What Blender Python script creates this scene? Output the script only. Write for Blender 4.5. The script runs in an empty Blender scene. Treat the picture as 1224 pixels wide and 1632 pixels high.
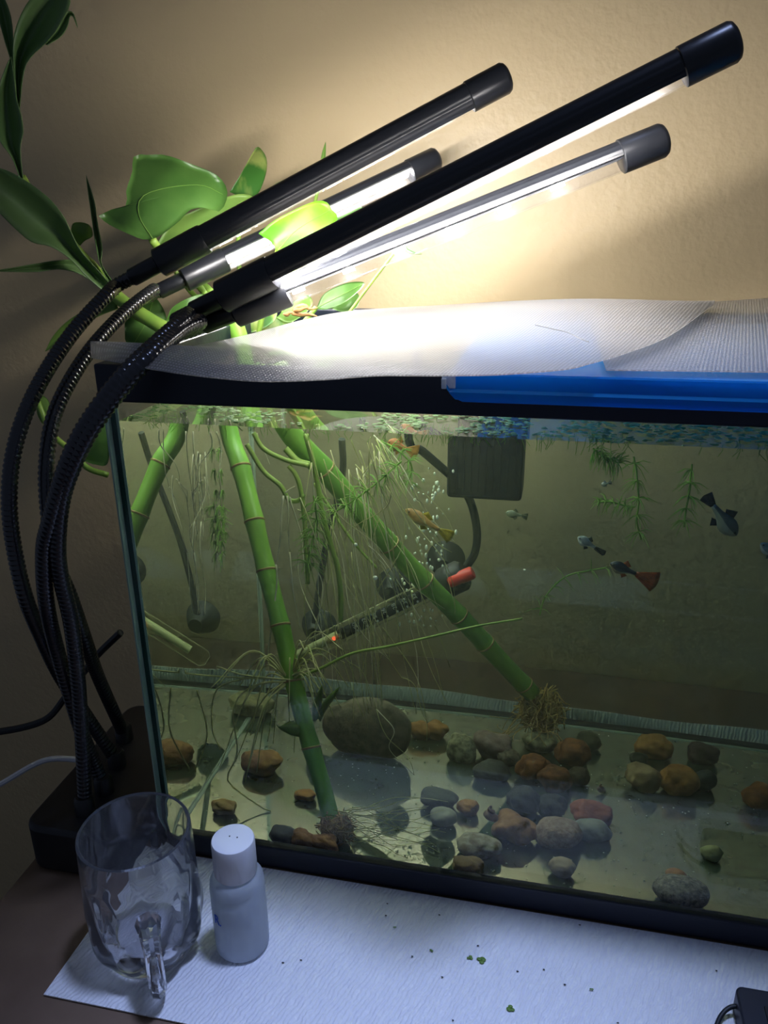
import bpy, math, random
import numpy as np
from mathutils import Vector, Matrix, noise as mnoise

random.seed(7)
rng = np.random.default_rng(7)
SC = bpy.context.scene
COL = SC.collection

# ------------------------------------------------------------------ camera
CAM = np.array([.2355, -.3693, .3894])
YAW, PITCH, ROLL, FPX = .2220, .3583, -.0131, 1266.68
_cy, _sy = math.cos(YAW), math.sin(YAW)
FW = np.array([-_sy*math.cos(PITCH), _cy*math.cos(PITCH), -math.sin(PITCH)])
_r = np.array([_cy, _sy, 0.]); _u = np.cross(_r, FW)
RT = _r*math.cos(ROLL)+_u*math.sin(ROLL)
UP = -_r*math.sin(ROLL)+_u*math.cos(ROLL)
cd = bpy.data.cameras.new('camera'); cam = bpy.data.objects.new('camera', cd); COL.objects.link(cam)
m = Matrix.Identity(4)
for i in range(3):
    m[i][0], m[i][1], m[i][2], m[i][3] = RT[i], UP[i], -FW[i], CAM[i]
cam.matrix_world = m
cd.sensor_fit = 'VERTICAL'; cd.sensor_height = 36.; cd.sensor_width = 27.
cd.lens = FPX/1632*36; cd.clip_start = .01
SC.camera = cam

# ------------------------------------------------------------------ world, room light, exposure
SC.view_settings.view_transform = 'Standard'; SC.view_settings.look = 'None'
SC.view_settings.gamma = 1; SC.view_settings.use_curve_mapping = False
SC.view_settings.exposure = 0.22
w = bpy.data.worlds.new('room_ambience'); SC.world = w; w.use_nodes = True
w.node_tree.nodes['Background'].inputs[0].default_value = (.55, .68, 1.0, 1)
w.node_tree.nodes['Background'].inputs[1].default_value = .085
ld = bpy.data.lights.new('ceiling_spot', 'SPOT'); ld.shadow_soft_size = .09; ld.spot_size = math.radians(21); ld.spot_blend = 1.0
ld.energy = 100; ld.color = (.45, .57, 1.0)
lo = bpy.data.objects.new('ceiling_spot', ld); COL.objects.link(lo); lo.location = (.42, .0, 1.75)
lo.rotation_euler = (Vector((.20, -.20, 0))-lo.location).to_track_quat('-Z', 'Y').to_euler()
LED_POWER = 232
LED_COLOR = (1.0, .965, .93)
cy = SC.cycles
cy.use_adaptive_sampling = True; cy.adaptive_threshold = .06; cy.adaptive_min_samples = 12
cy.max_bounces = 9; cy.transmission_bounces = 9; cy.transparent_max_bounces = 16
cy.glossy_bounces = 4; cy.diffuse_bounces = 3; cy.volume_bounces = 1
cy.sample_clamp_indirect = 4.0; cy.sample_clamp_direct = 0
cy.caustics_reflective = False; cy.caustics_refractive = True
cy.use_denoising = True

# ------------------------------------------------------------------ pixel helpers (1224 x 1632 frame)
def V(*a): return np.array(a, float)
def dirpx(px, py): return FW+RT*((px-612)/FPX)+UP*((816-py)/FPX)
def td(px, py, d): return CAM+dirpx(px, py)*d                      # point at a forward distance
def at(px, py, Y):
    d = dirpx(px, py); return CAM+d*((Y-CAM[1])/d[1])
def onz(px, py, Z):
    d = dirpx(px, py); return CAM+d*((Z-CAM[2])/d[2])
def wat(px, py, Y=None, Z=None, n=1.333):                          # point in the water, bent at the front pane
    d = dirpx(px, py); d = d/np.linalg.norm(d)
    p = CAM+d*((.006-CAM[1])/d[1])
    e = V(d[0]/n, 0, d[2]/n); e[1] = math.sqrt(1-e@e)
    t = (Y-p[1])/e[1] if Y is not None else (Z-p[2])/e[2]
    return p+e*t

# ------------------------------------------------------------------ mesh helpers
LOC = {}
def unit(a):
    a = np.asarray(a, float); return a/max(1e-12, np.linalg.norm(a))
def spline(pts, n):
    P = np.array(pts, float); k = len(P)
    if k == 2: return [P[0]+(P[1]-P[0])*t for t in np.linspace(0, 1, n)]
    out = []
    for t in np.linspace(0, k-1-1e-9, n):
        i = int(t); u = t-i
        p0 = P[i-1] if i > 0 else 2*P[0]-P[1]; p1 = P[i]; p2 = P[i+1]; p3 = P[i+2] if i+2 < k else 2*P[-1]-P[-2]
        out.append(.5*((2*p1)+(-p0+p2)*u+(2*p0-5*p1+4*p2-p3)*u*u+(-p0+3*p1-3*p2+p3)*u**3))
    return out
def resample(pts, n):
    P = np.array(spline(pts, max(60, n*3))); s = np.r_[0, np.cumsum(np.linalg.norm(np.diff(P, axis=0), axis=1))]
    q = np.linspace(0, s[-1], n)
    return np.stack([np.interp(q, s, P[:, i]) for i in range(P.shape[1])], 1)

class MB:
    def __init__(s): s.v = []; s.f = []; s.mi = []
    def add(s, v, f, mi=0):
        o = len(s.v); s.v += [tuple(map(float, q)) for q in v]
        s.f += [tuple(i+o for i in g) for g in f]; s.mi += [mi]*len(f); return s
    def box(s, lo, hi, mi=0):
        x0, y0, z0 = lo; x1, y1, z1 = hi
        return s.add([(x0, y0, z0), (x1, y0, z0), (x1, y1, z0), (x0, y1, z0), (x0, y0, z1), (x1, y0, z1), (x1, y1, z1), (x0, y1, z1)],
                     [(0, 3, 2, 1), (4, 5, 6, 7), (0, 1, 5, 4), (1, 2, 6, 5), (2, 3, 7, 6), (3, 0, 4, 7)], mi)
    def tube(s, pts, rad, n=8, caps=True, mi=0):
        P = [np.asarray(p, float) for p in pts]; k = len(P)
        if not hasattr(rad, '__len__'): rad = [rad]*k
        vs = []; ref = None
        for i in range(k):
            t = unit(P[min(i+1, k-1)]-P[max(i-1, 0)])
            if ref is None:
                ref = unit(np.cross(t, [0, 0, 1] if abs(t[2]) < .9 else [1, 0, 0]))
            ref = unit(ref-t*(ref@t)); b = np.cross(t, ref)
            for j in range(n):
                a = 2*math.pi*j/n
                vs.append(P[i]+(ref*math.cos(a)+b*math.sin(a))*rad[i])
        fs = [(i*n+j, i*n+(j+1) % n, (i+1)*n+(j+1) % n, (i+1)*n+j) for i in range(k-1) for j in range(n)]
        if caps: fs += [tuple(range(n-1, -1, -1)), tuple((k-1)*n+j for j in range(n))]
        return s.add(vs, fs, mi)
    def lathe(s, prof, n=32, c=(0, 0, 0), rfun=None, mi=0, close=True):
        vs = []; k = len(prof)
        for i, (r, z) in enumerate(prof):
            for j in range(n):
                a = 2*math.pi*j/n; rr = r if rfun is None else rfun(r, z, a, i)
                vs.append((c[0]+rr*math.cos(a), c[1]+rr*math.sin(a), c[2]+z))
        fs = [(i*n+j, i*n+(j+1) % n, (i+1)*n+(j+1) % n, (i+1)*n+j) for i in range(k-1) for j in range(n)]
        if close: fs += [tuple(range(n-1, -1, -1)), tuple((k-1)*n+j for j in range(n))]
        return s.add(vs, fs, mi)
    def grid(s, P, mi=0, thick=0.):
        P = np.asarray(P, float); a, b = P.shape[:2]
        if not thick:
            return s.add(P.reshape(-1, 3), [(i*b+j, i*b+j+1, (i+1)*b+j+1, (i+1)*b+j) for i in range(a-1) for j in range(b-1)], mi)
        du = np.gradient(P, axis=0); dv = np.gradient(P, axis=1)
        N = np.cross(du, dv); L = np.linalg.norm(N, axis=2, keepdims=True); N = np.where(L > 1e-12, N/np.maximum(L, 1e-12), V(0, 0, 1))
        A = (P+N*thick/2).reshape(-1, 3); B = (P-N*thick/2).reshape(-1, 3); o = a*b
        f = []
        for i in range(a-1):
            for j in range(b-1):
                q = (i*b+j, i*b+j+1, (i+1)*b+j+1, (i+1)*b+j); f.append(q); f.append(tuple(o+k for k in q[::-1]))
        edge = [i*b for i in range(a)]+[(a-1)*b+j for j in range(1, b)]+[i*b+b-1 for i in range(a-2, -1, -1)]+[j for j in range(b-2, 0, -1)]
        for k in range(len(edge)):
            p, q = edge[k], edge[(k+1) % len(edge)]; f.append((p, q, o+q, o+p))
        return s.add(np.r_[A, B], f, mi)
    def build(s, name, mats, parent=None, smooth=True, label=None, cat=None, group=None, kind=None, bevel=0, angle=40):
        A = np.array(s.v)
        if parent is not None: org = LOC[parent.name]
        else: org = V((A[:, 0].min()+A[:, 0].max())/2, (A[:, 1].min()+A[:, 1].max())/2, A[:, 2].min())
        me = bpy.data.meshes.new(name); me.from_pydata((A-org).tolist(), [], s.f)
        if not isinstance(mats, (list, tuple)): mats = [mats]
        for mm in mats: me.materials.append(mm)
        if len(mats) > 1: me.polygons.foreach_set('material_index', s.mi)
        me.validate(); me.update()
        o = bpy.data.objects.new(name, me); COL.objects.link(o)
        if parent is not None: o.parent = parent
        else: o.location = org
        LOC[o.name] = org
        if smooth:
            me.polygons.foreach_set('use_smooth', [True]*len(me.polygons))
            if angle < 180: me.set_sharp_from_angle(angle=math.radians(angle))
        if bevel:
            b = o.modifiers.new('bevel', 'BEVEL'); b.width = bevel; b.segments = 3; b.limit_method = 'ANGLE'
            b.harden_normals = False
        return tag(o, label, cat, group, kind)
def tag(o, label=None, cat=None, group=None, kind=None):
    if label: o['label'] = label
    if cat: o['category'] = cat
    if group: o['group'] = group
    if kind: o['kind'] = kind
    return o
def thing(name, label, cat, loc, group=None):
    o = bpy.data.objects.new(name, None); COL.objects.link(o); o.location = [float(x) for x in loc]
    o.empty_display_size = .02; LOC[o.name] = np.asarray(loc, float)
    return tag(o, label, cat, group)

# ------------------------------------------------------------------ materials
def nt(name):
    mt = bpy.data.materials.new(name); mt.use_nodes = True; t = mt.node_tree
    for n in list(t.nodes): t.nodes.remove(n)
    return mt, t, t.nodes.new('ShaderNodeOutputMaterial')
def c4(c): return (c[0], c[1], c[2], 1)
def mat(name, col, rough=.5, metal=0., col2=None, scale=40., contrast=(.35, .65), bump=0., bscale=None, spec=.5, sub=0., coords='Object', detail=4., stretch=None, coat=0., trl=0.):
    mt, t, out = nt(name); N = t.nodes; L = t.links
    p = N.new('ShaderNodeBsdfPrincipled'); p.inputs['Base Color'].default_value = c4(col)
    p.inputs['Roughness'].default_value = rough; p.inputs['Metallic'].default_value = metal
    p.inputs['Specular IOR Level'].default_value = spec; p.inputs['Coat Weight'].default_value = coat
    src = None
    if col2 is not None or bump:
        tc = N.new('ShaderNodeTexCoord'); src = tc.outputs[coords]
        if stretch:
            mp = N.new('ShaderNodeMapping'); mp.inputs['Scale'].default_value = stretch; L.new(src, mp.inputs[0]); src = mp.outputs[0]
    if col2 is not None:
        n1 = N.new('ShaderNodeTexNoise'); n1.inputs['Scale'].default_value = scale; n1.inputs['Detail'].default_value = detail
        L.new(src, n1.inputs['Vector'])
        r = N.new('ShaderNodeValToRGB'); r.color_ramp.elements[0].position, r.color_ramp.elements[1].position = contrast
        r.color_ramp.elements[0].color = c4(col); r.color_ramp.elements[1].color = c4(col2)
        L.new(n1.outputs['Fac'], r.inputs[0]); L.new(r.outputs[0], p.inputs['Base Color'])
    if bump:
        n2 = N.new('ShaderNodeTexNoise'); n2.inputs['Scale'].default_value = bscale or scale; n2.inputs['Detail'].default_value = 3
        L.new(src, n2.inputs['Vector'])
        b = N.new('ShaderNodeBump'); b.inputs['Strength'].default_value = bump; b.inputs['Distance'].default_value = .002
        L.new(n2.outputs['Fac'], b.inputs['Height']); L.new(b.outputs[0], p.inputs['Normal'])
    if trl:
        tr = N.new('ShaderNodeBsdfTranslucent'); tr.inputs[0].default_value = c4([min(1, x*1.6) for x in col])
        if col2 is not None: L.new(r.outputs[0], tr.inputs[0])
        mx = N.new('ShaderNodeMixShader'); mx.inputs[0].default_value = trl
        L.new(p.outputs[0], mx.inputs[1]); L.new(tr.outputs[0], mx.inputs[2]); L.new(mx.outputs[0], out.inputs[0])
    else: L.new(p.outputs[0], out.inputs[0])
    return mt
def glassy(name, tint=(.97, 1, .985), ior=1.45, rough=0., film=None, film_fac=0.):
    """thin clear sheet: passes light straight on, mirrors by the Fresnel law"""
    mt, t, out = nt(name); N = t.nodes; L = t.links
    tr = N.new('ShaderNodeBsdfTransparent'); tr.inputs[0].default_value = c4(tint)
    gl = N.new('ShaderNodeBsdfGlossy'); gl.inputs['Roughness'].default_value = rough
    fr = N.new('ShaderNodeFresnel'); fr.inputs[0].default_value = ior
    ge = N.new('ShaderNodeNewGeometry'); mu = N.new('ShaderNodeMath'); mu.operation = 'SUBTRACT'; mu.inputs[0].default_value = 1
    L.new(ge.outputs['Backfacing'], mu.inputs[1]); m2 = N.new('ShaderNodeMath'); m2.operation = 'MULTIPLY'
    L.new(fr.outputs[0], m2.inputs[0]); L.new(mu.outputs[0], m2.inputs[1])
    mx = N.new('ShaderNodeMixShader'); L.new(m2.outputs[0], mx.inputs[0]); L.new(tr.outputs[0], mx.inputs[1]); L.new(gl.outputs[0], mx.inputs[2])
    last = mx.outputs[0]
    if film:
        d = N.new('ShaderNodeBsdfDiffuse'); d.inputs[0].default_value = c4(film)
        d2 = N.new('ShaderNodeBsdfTranslucent'); d2.inputs[0].default_value = c4(film)
        a = N.new('ShaderNodeMixShader'); a.inputs[0].default_value = .5; L.new(d.outputs[0], a.inputs[1]); L.new(d2.outputs[0], a.inputs[2])
        b = N.new('ShaderNodeMixShader'); b.inputs[0].default_value = film_fac
        L.new(last, b.inputs[1]); L.new(a.outputs[0], b.inputs[2]); last = b.outputs[0]
    L.new(last, out.inputs[0]); return mt
def glass(name, col=(1, 1, 1), ior=1.5, rough=0., film=None, film_fac=0., noisy=False):
    mt, t, out = nt(name); N = t.nodes; L = t.links
    g = N.new('ShaderNodeBsdfGlass'); g.inputs['Color'].default_value = c4(col); g.inputs['IOR'].default_value = ior; g.inputs['Roughness'].default_value = rough
    last = g.outputs[0]
    if film:
        d = N.new('ShaderNodeBsdfDiffuse'); d.inputs[0].default_value = c4(film)
        b = N.new('ShaderNodeMixShader'); b.inputs[0].default_value = film_fac
        if noisy:
            tc = N.new('ShaderNodeTexCoord'); n1 = N.new('ShaderNodeTexNoise'); n1.inputs['Scale'].default_value = 60; n1.inputs['Detail'].default_value = 6
            L.new(tc.outputs['Object'], n1.inputs['Vector'])
            mr = N.new('ShaderNodeMapRange'); mr.inputs[1].default_value = .3; mr.inputs[2].default_value = .75
            mr.inputs[3].default_value = film_fac*.55; mr.inputs[4].default_value = film_fac*1.5
            L.new(n1.outputs['Fac'], mr.inputs[0]); L.new(mr.outputs[0], b.inputs[0])
        L.new(last, b.inputs[1]); L.new(d.outputs[0], b.inputs[2]); last = b.outputs[0]
    L.new(last, out.inputs[0]); return mt
def emit(name, col, s):
    mt, t, out = nt(name); e = t.nodes.new('ShaderNodeEmission'); e.inputs[0].default_value = c4(col); e.inputs[1].default_value = s
    t.links.new(e.outputs[0], out.inputs[0]); return mt

M = {}
M['black'] = mat('black_plastic', (.012, .013, .016), .32)
M['black_satin'] = mat('black_satin', (.010, .010, .012), .45)
M['neck'] = mat('black_metal', (.012, .013, .018), .22, .0, spec=.8)
M['frame'] = mat('tank_frame_plastic', (.006, .009, .020), .38, bump=.05, bscale=300)
M['pane'] = glassy('clear_pane')
M['led'] = emit('led_light', LED_COLOR, LED_POWER)
M['led4'] = emit('led_light_dim', LED_COLOR, LED_POWER*.5)
M['led_off'] = mat('unlit_led', (.55, .45, .2), .4)
M['board'] = mat('white_circuit_board', (.75, .75, .72), .5)
M['cover'] = glassy('clear_acrylic', (.97, .97, .98), 1.14, .06, film=(.9, .9, .92), film_fac=.010)
M['white_plastic'] = mat('white_plastic', (.78, .80, .85), .45)
M['rubber'] = mat('dark_rubber', (.012, .014, .016), .5)
M['stalk'] = mat('green_stalk', (.17, .42, .05), .35, col2=(.28, .54, .07), scale=18, stretch=(1, 1, .3), trl=.10)
M['node'] = mat('brown_node', (.30, .20, .07), .7, col2=(.45, .33, .12), scale=300)
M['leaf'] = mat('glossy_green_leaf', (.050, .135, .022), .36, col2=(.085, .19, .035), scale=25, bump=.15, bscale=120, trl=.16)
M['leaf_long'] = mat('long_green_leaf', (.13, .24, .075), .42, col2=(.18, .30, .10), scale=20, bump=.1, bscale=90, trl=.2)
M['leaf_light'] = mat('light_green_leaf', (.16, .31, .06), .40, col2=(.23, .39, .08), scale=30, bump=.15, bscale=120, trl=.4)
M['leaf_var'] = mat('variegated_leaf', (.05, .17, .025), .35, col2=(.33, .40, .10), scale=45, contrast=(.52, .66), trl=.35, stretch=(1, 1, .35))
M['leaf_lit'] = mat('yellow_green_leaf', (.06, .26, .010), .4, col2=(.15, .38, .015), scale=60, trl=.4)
M['stem'] = mat('green_stem', (.22, .40, .06), .4, col2=(.32, .48, .08), scale=40, trl=.2)
M['water_stem'] = mat('submerged_stem', (.25, .40, .06), .45, col2=(.38, .50, .10), scale=60)
M['root'] = mat('pale_root', (.75, .70, .42), .6, col2=(.85, .80, .58), scale=80)
M['root_green'] = mat('green_root', (.52, .53, .18), .6, col2=(.66, .62, .30), scale=80)
M['root_brown'] = mat('brown_root', (.42, .26, .07), .7, col2=(.58, .40, .13), scale=120)
M['feather'] = mat('feathery_green', (.22, .46, .06), .5, col2=(.36, .58, .12), scale=50, trl=.3)
M['duckweed'] = mat('duckweed_green', (.24, .48, .14), .45, col2=(.42, .62, .24), scale=150, trl=.25)
M['brown_dry'] = mat('dry_brown_husk', (.35, .16, .05), .8, col2=(.55, .30, .12), scale=150)

# ================================================================== SETTING
def wall_mat():
    mt, t, out = nt('tan_orange_peel_paint'); N = t.nodes; L = t.links
    p = N.new('ShaderNodeBsdfPrincipled'); p.inputs['Roughness'].default_value = .42; p.inputs['Base Color'].default_value = (.56, .41, .225, 1)
    tc = N.new('ShaderNodeTexCoord')
    n1 = N.new('ShaderNodeTexNoise'); n1.inputs['Scale'].default_value = 170; n1.inputs['Detail'].default_value = 2
    n2 = N.new('ShaderNodeTexNoise'); n2.inputs['Scale'].default_value = 60; n2.inputs['Detail'].default_value = 3
    ad = N.new('ShaderNodeMath'); ad.operation = 'ADD'
    L.new(tc.outputs['Object'], n1.inputs['Vector']); L.new(tc.outputs['Object'], n2.inputs['Vector'])
    L.new(n1.outputs['Fac'], ad.inputs[0]); L.new(n2.outputs['Fac'], ad.inputs[1])
    b = N.new('ShaderNodeBump'); b.inputs['Strength'].default_value = .32; b.inputs['Distance'].default_value = .0016
    L.new(ad.outputs[0], b.inputs['Height']); L.new(b.outputs[0], p.inputs['Normal'])
    n3 = N.new('ShaderNodeTexNoise'); n3.inputs['Scale'].default_value = 5
    L.new(tc.outputs['Object'], n3.inputs['Vector'])
    r = N.new('ShaderNodeValToRGB'); r.color_ramp.elements[0].color = (.50, .39, .225, 1); r.color_ramp.elements[1].color = (.55, .43, .25, 1)
    L.new(n3.outputs['Fac'], r.inputs[0]); L.new(r.outputs[0], p.inputs['Base Color'])
    L.new(p.outputs[0], out.inputs[0]); return mt
YW = .355
MB().box((-1.6, YW, -.75), (1.6, YW+.1, 2.4)).build('wall_back', wall_mat(), smooth=False, kind='structure')
MB().box((-1.6, -1.6, -.80), (1.6, YW, -.75)).build('floor', mat('dark_carpet', (.03, .026, .022), .95), smooth=False, kind='structure')

# table with a marbled brown laminate top
M['laminate'] = mat('brown_laminate', (.10, .062, .040), .45, col2=(.20, .135, .09), scale=14, contrast=(.3, .7), detail=8, bump=.03, bscale=200)
tb = thing('table', 'table with a brown mottled laminate top under the aquarium', 'table', (.35, .1, -.75))
MB().box((-.079, -.30, -.028), (.95, .353, 0)).build('table_top', M['laminate'], tb, smooth=False, bevel=.002)
for x in (-.05, .90):
    for y in (-.26, .29):
        MB().box((x-.02, y-.02, -.75), (x+.02, y+.02, -.028)).build('leg', M['black_satin'], tb, smooth=False)

# paper towel
def towel_mat():
    mt, t, out = nt('embossed_paper'); N = t.nodes; L = t.links
    p = N.new('ShaderNodeBsdfPrincipled'); p.inputs['Base Color'].default_value = (.80, .81, .84, 1); p.inputs['Roughness'].default_value = .95
    p.inputs['Specular IOR Level'].default_value = .1
    tc = N.new('ShaderNodeTexCoord'); mp = N.new('ShaderNodeMapping'); mp.inputs['Rotation'].default_value = (0, 0, .35)
    L.new(tc.outputs['Object'], mp.inputs[0])
    wv = N.new('ShaderNodeTexWave'); wv.inputs['Scale'].default_value = 130; wv.inputs['Distortion'].default_value = 5; wv.inputs['Detail'].default_value = 2; wv.inputs['Detail Scale'].default_value = 1.2
    n1 = N.new('ShaderNodeTexNoise'); n1.inputs['Scale'].default_value = 420
    L.new(mp.outputs[0], wv.inputs['Vector']); L.new(mp.outputs[0], n1.inputs['Vector'])
    ad = N.new('ShaderNodeMath'); ad.operation = 'ADD'; L.new(wv.outputs['Fac'], ad.inputs[0]); L.new(n1.outputs['Fac'], ad.inputs[1])
    b = N.new('ShaderNodeBump'); b.inputs['Strength'].default_value = .55; b.inputs['Distance'].default_value = .0012
    L.new(ad.outputs[0], b.inputs['Height']); L.new(b.outputs[0], p.inputs['Normal'])
    L.new(p.outputs[0], out.inputs[0]); return mt
M['towel'] = towel_mat()
A0, A1 = onz(70, 1588, 0), onz(152, 1476, 0); ey = unit(A1-A0); e2 = unit(onz(290, 1632, 0)-A0)
P = np.zeros((90, 30, 3))
for i in range(90):
    for j in range(30):
        u = i/89; v = j/29
        x0 = A0[0]+(A1[0]-A0[0])*v*1.6; yb = A0[1]+(e2[1]/e2[0])*(u*.56)*.6
        x = x0+u*.56; y = yb+(-.0022-yb)*v
        P[i, j] = (x, y, .0011+.0006*math.sin(x*55+y*30)*math.sin(y*40)*min(1, v*3)*(1-v))
MB().grid(P, thick=.0008).build('paper_towel', M['towel'], label='white embossed paper towel spread in front of the aquarium', cat='paper towel')
# folded paper behind the tank
P = np.zeros((80, 6, 3))
for i in range(80):
    x = -.02+.58*i/79
    top = .0172-.014*x+.0012*math.sin(x*21)+.0010*math.sin(x*47+1)
    for j in range(6):
        v = j/5; P[i, j] = (x, .2725+.003*v+.0015*math.sin(x*30+v*2), .001+top*v)
MB().grid(P, thick=.001).build('paper_strip', M['towel'], label='rumpled white paper edge showing behind the bottom of the aquarium', cat='paper')

# ================================================================== AQUARIUM
W, D, H, WL = .510, .267, .319, .2876
tank = thing('aquarium', 'rectangular glass aquarium with dark plastic rims, filled with murky water', 'aquarium', (W/2, D/2, 0))
def ring(z0, z1, o, wd):
    b = MB()
    b.box((-o, -o, z0), (W+o, wd, z1)); b.box((-o, D-wd, z0), (W+o, D+o, z1))
    b.box((-o, wd, z0), (wd, D-wd, z1)); b.box((W-wd, wd, z0), (W+o, D-wd, z1)); return b
ring(.2992, H, .0008, .0105).build('upper_frame', M['frame'], tank, smooth=False, bevel=.0012)
fr_ = ring(.0012, .0172, .0008, .0055); fr_.v[8:16] = [(x, y, min(z, .0095)) for x, y, z in fr_.v[8:16]]; fr_.build('lower_frame', M['frame'], tank, smooth=False, bevel=.001)
z0, z1 = .004, .312
MB().box((.001, .0012, z0), (W-.001, .0055, z1)).build('front_pane', M['pane'], tank, smooth=False)
MB().box((.001, D-.0055, z0), (W-.001, D-.0012, z1)).build('back_pane', M['pane'], tank, smooth=False)
for x in (.0012, W-.0055): MB().box((x, .0057, z0), (x+.0043, D-.0057, z1)).build('side_pane', M['pane'], tank, smooth=False)
MB().box((.006, .006, .004), (W-.006, D-.006, .0072)).build('bottom_pane', M['pane'], tank, smooth=False)
M['edge'] = mat('dark_green_glass_edge', (.010, .050, .040), .15)
M['edge_pale'] = mat('pale_green_glass_edge', (.30, .44, .36), .25)
M['silicone'] = mat('clear_silicone', (.36, .42, .34), .4)
b = MB(); b.box((.0013, .0056, .0172), (.0042, .0064, .2992), 0); b.box((.0004, .0010, .0172), (.0013, .0062, .2992), 1); b.box((.0043, .0058, .0172), (.0058, .0066, .2992), 1)
b.build('glass_edge', [M['edge'], M['edge_pale']], tank, smooth=False)
for (a, c) in (((.0066, .0068, .0074), (.0066, D-.0068, .0074)), ((.0066, D-.0068, .0074), (W-.0066, D-.0068, .0074)), ((.0064, D-.0066, .01), (.0064, D-.0066, .29)), ((W-.0066, .0068, .0074), (W-.0066, D-.0068, .0074))):
    MB().tube([V(*a), V(*c)], .0016, 8).build('silicone_bead', M['silicone'], tank)

# water body: refracting sides, clear top, hazy volume
def water_mats():
    side = glass('water_side', (1, 1, 1), 1.333)
    bott = glass('water_bottom_film', (1, 1, 1), 1.333, film=(.20, .32, .22), film_fac=.13, noisy=True)
    top = glassy('water_top', (1, 1, 1), 1.333, .02)
    for mt in (side, bott, top):
        t = mt.node_tree; N = t.nodes; L = t.links; out = [n for n in N if n.type == 'OUTPUT_MATERIAL'][0]
        s = N.new('ShaderNodeVolumeScatter'); s.inputs['Color'].default_value = (.95, 1, .62, 1); s.inputs['Density'].default_value = .42; s.inputs['Anisotropy'].default_value = .15
        a = N.new('ShaderNodeVolumeAbsorption'); a.inputs['Color'].default_value = (.50, .82, .46, 1); a.inputs['Density'].default_value = 1.5
        ad = N.new('ShaderNodeAddShader'); L.new(s.outputs[0], ad.inputs[0]); L.new(a.outputs[0], ad.inputs[1]); L.new(ad.outputs[0], out.inputs['Volume'])
    return [side, bott, top]
i_ = .0061
wb = MB(); x0, x1, y0, y1, zb, zt = i_, W-i_, .0058, D-i_, .0078, WL
vs = [(x0, y0, zb), (x1, y0, zb), (x1, y1, zb), (x0, y1, zb), (x0, y0, zt), (x1, y0, zt), (x1, y1, zt), (x0, y1, zt)]
wb.add(vs, [(0, 1, 5, 4), (1, 2, 6, 5), (2, 3, 7, 6), (3, 0, 4, 7)], 0); wb.add(vs, [(0, 3, 2, 1)], 1); wb.add(vs, [(4, 5, 6, 7)], 2)
# weld the shared corners
wb2 = MB(); wb2.v = wb.v[:8]; wb2.f = [tuple(i % 8 for i in f) for f in wb.f]; wb2.mi = wb.mi
wb2.build('water', water_mats(), smooth=False, label='murky yellow green water filling the aquarium', cat='water', kind='stuff')

# ================================================================== LID SHEETS AND BLUE LID
def sheet_mat(name, rot, sc):
    mt, t, out = nt(name); N = t.nodes; L = t.links
    p = N.new('ShaderNodeBsdfPrincipled'); p.inputs['Base Color'].default_value = (.6, .58, .56, 1); p.inputs['Roughness'].default_value = .42
    tl = N.new('ShaderNodeBsdfTranslucent'); tl.inputs[0].default_value = (.8, .78, .74, 1)
    tp = N.new('ShaderNodeBsdfTransparent')
    tc = N.new('ShaderNodeTexCoord'); mp = N.new('ShaderNodeMapping'); mp.inputs['Rotation'].default_value = (0, 0, rot); mp.inputs['Scale'].default_value = (sc, sc, sc)
    L.new(tc.outputs['Object'], mp.inputs[0]); sx = N.new('ShaderNodeSeparateXYZ'); L.new(mp.outputs[0], sx.inputs[0])
    def sn(o):
        s = N.new('ShaderNodeMath'); s.operation = 'SINE'; L.new(o, s.inputs[0])
        a = N.new('ShaderNodeMath'); a.operation = 'MULTIPLY_ADD'; a.inputs[1].default_value = .5; a.inputs[2].default_value = .5; L.new(s.outputs[0], a.inputs[0]); return a.outputs[0]
    mu = N.new('ShaderNodeMath'); mu.operation = 'MULTIPLY'; L.new(sn(sx.outputs[0]), mu.inputs[0]); L.new(sn(sx.outputs[1]), mu.inputs[1])
    b = N.new('ShaderNodeBump'); b.inputs['Strength'].default_value = .7; b.inputs['Distance'].default_value = .0008; L.new(mu.outputs[0], b.inputs['Height']); L.new(b.outputs[0], p.inputs['Normal'])
    r = N.new('ShaderNodeValToRGB'); r.color_ramp.elements[0].position = .2; r.color_ramp.elements[1].position = .55
    r.color_ramp.elements[0].color = (.24, .225, .21, 1); r.color_ramp.elements[1].color = (.66, .64, .62, 1); L.new(mu.outputs[0], r.inputs[0]); L.new(r.outputs[0], p.inputs['Base Color'])
    m1 = N.new('ShaderNodeMixShader'); m1.inputs[0].default_value = .38; L.new(p.outputs[0], m1.inputs[1]); L.new(tl.outputs[0], m1.inputs[2])
    m2 = N.new('ShaderNodeMixShader'); m2.inputs[0].default_value = .50; L.new(m1.outputs[0], m2.inputs[1]); L.new(tp.outputs[0], m2.inputs[2])
    L.new(m2.outputs[0], out.inputs[0]); return mt
def sheet(front, back, bulge, n=90, k=30):
    F = resample([onz(a, b, z) for a, b, z in front], n); B = resample([onz(a, b, z) for a, b, z in back], n)
    P = np.zeros((n, k, 3))
    for i in range(n):
        for j in range(k):
            v = j/(k-1); q = F[i]+(B[i]-F[i])*v
            q[2] += bulge(i/(n-1), v)*math.sin(math.pi*v)
            P[i, j] = q
    return MB().grid(P, thick=.0006)
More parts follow.
